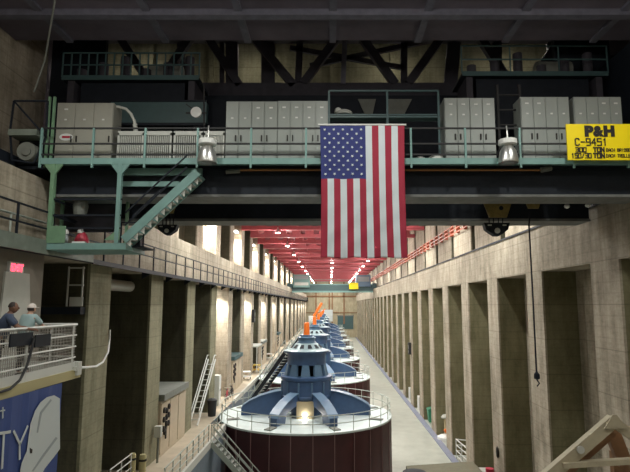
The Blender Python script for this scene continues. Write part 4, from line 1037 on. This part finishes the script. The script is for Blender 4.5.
for row in range(11):
    for c_ in range(9):
        if (row + c_) % 2: continue
        s = (c_ + 1) / 10 * (42 / 78); t = (row + 1) / 12 * (37 / 90); cpt = fp(s, t) + Vector((0, -.022, 0)); rad = .052
        pts = []
        for k in range(10):
            a = PI / 2 + k * PI / 5 + PI; rr = rad if k % 2 == 0 else rad * .45
            pts.append(cpt + Vector((rr * math.cos(a), 0, rr * math.sin(a))))
        b.add([cpt] + pts, [(0, 1 + k, 1 + (k + 1) % 10) for k in range(10)])
cl = b.build('cloth', [M['fred'], M['fwhite'], M['fblue']], r, smooth=True)
so = cl.modifiers.new('t', 'SOLIDIFY'); so.thickness = .006
b = MB(); b.tube([(fl0.x - .06, 16.02, fl0.z + .02), (fl0.x + W + .06, 16.02, fl0.z + .02)], .03, 8); b.build('pole', M['white'], r)
b = MB()
for i in range(6): x = fl0.x + W * (i + .5) / 6; b.tube([(x, 16.0, fl0.z + .0), (x, 16.12, fl0.z - .02), (x, 16.23, Z1)], .015, 6)
b.build('tie', M['white'], r)

# ------------------------------------------------------------------ far crane
fc = empty('far_crane', (.5, 130, 3.2), 'teal bridge crane far down the hall with cabs at both ends', 'bridge crane')
b = MB(); b.box(-9.2, 10.4, 129, 130, 3.2, 5.0).box(-9.2, 10.4, 133, 134, 3.2, 5.0); b.build('girder', M['tealdark'], fc)
b = MB(); b.box(-9.2, 10.4, 128.8, 129, 3.0, 3.4).box(-9.2, 10.4, 128.8, 129, 4.8, 5.05)
for z in (5.6, 6.1): b.bar((-9.2, 128.9, z), (10.4, 128.9, z), .08)
b.build('flange', M['teal'], fc)
b = MB(); b.box(-8.9, -4.9, 128.3, 130.5, 4.2, 7.3); c1 = b.build('cab', M['teal'], fc)
b = MB(); b.box(-8.6, -5.2, 128.2, 128.3, 4.7, 5.4); b.build('stripe', M['lightgrey'], c1)
b = MB(); b.box(-8.6, -5.2, 128.2, 128.3, 6.2, 7.0); b.build('window', M['bannergrey'], c1)
b = MB(); b.box(6.3, 9.8, 128.3, 130.5, 4.4, 7.2); c2 = b.build('cab', M['blue2'], fc)
b = MB(); b.box(6.6, 9.5, 128.2, 128.3, 5.6, 6.8); b.build('window', M['bannergrey'], c2)
b = MB(); b.box(4.6, 6.8, 128.0, 128.3, 3.8, 5.3); b.build('panel', M['yellow'], fc)
b = MB(); b.box(-10.4, -9.2, 128, 135, LED_L, 5.2).box(10.35, 11.2, 128, 135, LED_R + .1, 5.2); b.build('end_truck', M['tealdark'], fc)

# stacked items at the far generators
r = empty('boom_lift', (-.6, 157.5, ZF), 'slanted orange-white boom raised above the farthest generators', 'boom')
b = MB(); b.bar((-5.2, 156.6, -4.0), (-2.4, 157.6, .6), .5, .6); b.build('boom', M['orange'], r)
b = MB(); b.box(-6.2, -4.9, 155.8, 158, -5.5, -3.2); b.build('cab', M['white'], r)
b = MB(); b.box(-2.6, .8, 158, 158.6, -4.8, -1.4); b.build('panel', M['bannerwhite'], r)
b = MB(); b.box(-5.8, -.2, 155.6, 159.2, ZF, -4.8); b.build('base', M['lightgrey'], r)

# ------------------------------------------------------------------ people
def skin(name, chains, m, parent, sub=1):
    """chains: list of (points, radii); first point of a later chain may coincide with an earlier vertex"""
    me = bpy.data.meshes.new(name); vs = []; es = []; rs = []
    def idx(p, r_):
        for i, q in enumerate(vs):
            if (Vector(q) - Vector(p)).length < 1e-4: return i
        vs.append(tuple(p)); rs.append(r_); return len(vs) - 1
    for pts, rad in chains:
        ids = [idx(p, r_) for p, r_ in zip(pts, rad)]
        es += [(a, b_) for a, b_ in zip(ids, ids[1:])]
    me.from_pydata(vs, es, []); me.materials.append(m)
    o = bpy.data.objects.new(name, me); COL.objects.link(o); o.parent = parent
    sk = o.modifiers.new('s', 'SKIN'); sk.use_smooth_shade = True
    lay = me.skin_vertices[0] if me.skin_vertices else None
    if lay is None:
        me.attributes  # layer is created with the modifier in normal use
    return o, rs
def skin_done(o, rs, sub=1):
    me = o.data
    if not me.skin_vertices:
        bpy.context.view_layer.objects.active = o
        bpy.ops.mesh.customdata_skin_add()
    for i, v in enumerate(me.skin_vertices[0].data):
        r_ = rs[i]; v.radius = r_ if isinstance(r_, tuple) else (r_, r_); v.use_root = (i == 0)
    s_ = o.modifiers.new('u', 'SUBSURF'); s_.levels = sub; s_.render_levels = sub
    return o
def S_(name, chains, m, parent, sub=1): o, rs = skin(name, chains, m, parent); return skin_done(o, rs, sub)
def ball(c, rx, ry, rz, cut=None, n=20):
    b = MB(); prof = []
    for k in range(13):
        a = -PI / 2 + PI * k / 12
        z = math.sin(a)
        if cut is not None and z < cut: continue
        prof.append((max(math.cos(a), 0), z))
    b.lathe(prof, (0, 0, 0), n); b.v = [Vector((v.x * rx + c[0], v.y * ry + c[1], v.z * rz + c[2])) for v in b.v]; return b
def person(loc, rz, label, skinm, shirt, cap, lean, h=1.0):
    r = bpy.data.objects.new('person', None); COL.objects.link(r); r.location = loc; r.rotation_euler = (0, 0, rz); r.scale = (h, h, h)
    tag(r, label, 'person')
    # local frame: figure faces +X
    L = lean
    pel = (0, 0, .95); wa = (L * .25, 0, 1.12); ch = (L * .7, 0, 1.36); nk = (L, 0, 1.52); hd = (L + .03, 0, 1.60); tp = (L + .05, 0, 1.70)
    arms = []
    fing = []
    for s in (-1, 1):
        sh = (L * .85, s * .19, 1.44); el = (L + .16, s * .27, 1.20); wr = (L + .40, s * .16, 1.16); pm = (L + .48, s * .14, 1.15)
        arms.append(([ch, sh, el, wr, pm], [.13, .065, .048, .032, (.022, .04)]))
        for k in range(4):
            o = (k - 1.5) * .022; fing.append(([pm, (L + .53, s * .14 + o, 1.145), (L + .56 + .01 * (k in (1, 2)), s * .14 + o, 1.12), (L + .555, s * .14 + o, 1.095)], [(.022, .04), .010, .009, .008]))
        fing.append(([pm, (L + .49, s * .14 - s * .05, 1.14), (L + .53, s * .14 - s * .06, 1.12)], [(.022, .04), .011, .009]))
    legs = []
    for s in (-1, 1):
        legs.append(([pel, (0, s * .10, .88), (.02, s * .11, .48), (-.02, s * .12, .09), (.14, s * .13, .04)], [.14, .095, .06, .042, (.03, .045)]))
    body = S_('body', [([pel, wa, ch, nk, hd], [.14, .13, .13, .055, .07])] + arms + fing + legs, skinm, r)
    b = ball((L + .05, 0, 1.64), .098, .080, .122)
    hx = L + .05
    b.add(*(lambda q: (q.v, q.f))(ball((hx + .10, 0, 1.63), .018, .014, .028, n=8)))
    for s in (-1, 1): b.add(*(lambda q: (q.v, q.f))(ball((hx, s * .082, 1.635), .022, .012, .034, n=8)))
    b.build('head', skinm, None, smooth=True).parent = r
    b = MB()
    for s in (-1, 1): b.add(*(lambda q: (q.v, q.f))(ball((hx + .088, s * .032, 1.65), .012, .014, .009, n=8)))
    b.add(*(lambda q: (q.v, q.f))(ball((hx + .092, 0, 1.583), .01, .026, .006, n=8)))
    b.build('face_features', M['hair'], None, smooth=True).parent = r
    S_('shirt', [([(0, 0, .90), wa, ch, (L * .95, 0, 1.49)], [(.17, .20), (.165, .19), (.18, .22), .10])] +
       [([ch, (L * .85, s * .20, 1.435), (L + .13, s * .27, 1.24)], [(.15, .20), .088, .068]) for s in (-1, 1)], shirt, r)
    S_('trousers', [([(0, 0, .96), (0, s * .10, .86), (.02, s * .11, .48), (-.02, s * .12, .10)], [.15, .108, .078, .062]) for s in (-1, 1)], M['trouser'], r)
    b = MB()
    for s in (-1, 1): b.add(*(lambda q: (q.v, q.f))(ball((.06, s * .125, .045), .15, .05, .05, n=12)))
    b.build('shoes', M['blacksoft'], None, smooth=True).parent = r
    if cap:
        b = ball((hx - .005, 0, 1.665), .112, .096, .115, cut=-.05)
        b.prism([(hx + .06, -.075, 1.672), (hx + .17, -.055, 1.66), (hx + .2, 0, 1.66), (hx + .17, .055, 1.66), (hx + .06, .075, 1.672)], (0, 0, .014))
        b.build('cap', M['cap'], None, smooth=True).parent = r
    hb = ball((hx - .02, 0, 1.65), .094, .086, .122, cut=-.25 if not cap else -.6); hb.build('hair', M['hair'], None, smooth=True).parent = r
    return r
person((-7.38, 11.95, -1.7), math.radians(28), 'person in a navy shirt leaning on the balcony railing, dark short hair', M['skin1'], M['shirt1'], False, .22, 1.0)
person((-7.42, 13.1, -1.7), math.radians(72), 'person in a pale blue shirt and white cap at the balcony railing', M['skin2'], M['shirt2'], True, .10, .98)

# ------------------------------------------------------------------ lift everything so the generator floor is at z = 0
for o in list(bpy.data.objects):
    if o.parent is None: o.location.z += H

# ------------------------------------------------------------------ camera, world
cam = bpy.data.cameras.new('camera'); co = bpy.data.objects.new('camera', cam); COL.objects.link(co)
cam.sensor_width = 36; cam.lens = F * 36 / 630; cam.shift_x = -15 / 630
co.location = (0, 0, H); co.rotation_euler = (PI / 2 + TH, 0, 0); cam.clip_end = 600; cam.clip_start = .1
S.camera = co
w = bpy.data.worlds.new('world'); S.world = w; w.use_nodes = True
w.node_tree.nodes['Background'].inputs[0].default_value = (.5, .5, .55, 1); w.node_tree.nodes['Background'].inputs[1].default_value = .02
S.view_settings.view_transform = 'Standard'; S.view_settings.look = 'None'; S.view_settings.exposure = 1.38; S.view_settings.gamma = 1
S.view_settings.use_curve_mapping = False
S.cycles.use_denoising = True
S.cycles.max_bounces = 8; S.cycles.diffuse_bounces = 5; S.cycles.sample_clamp_indirect = 4
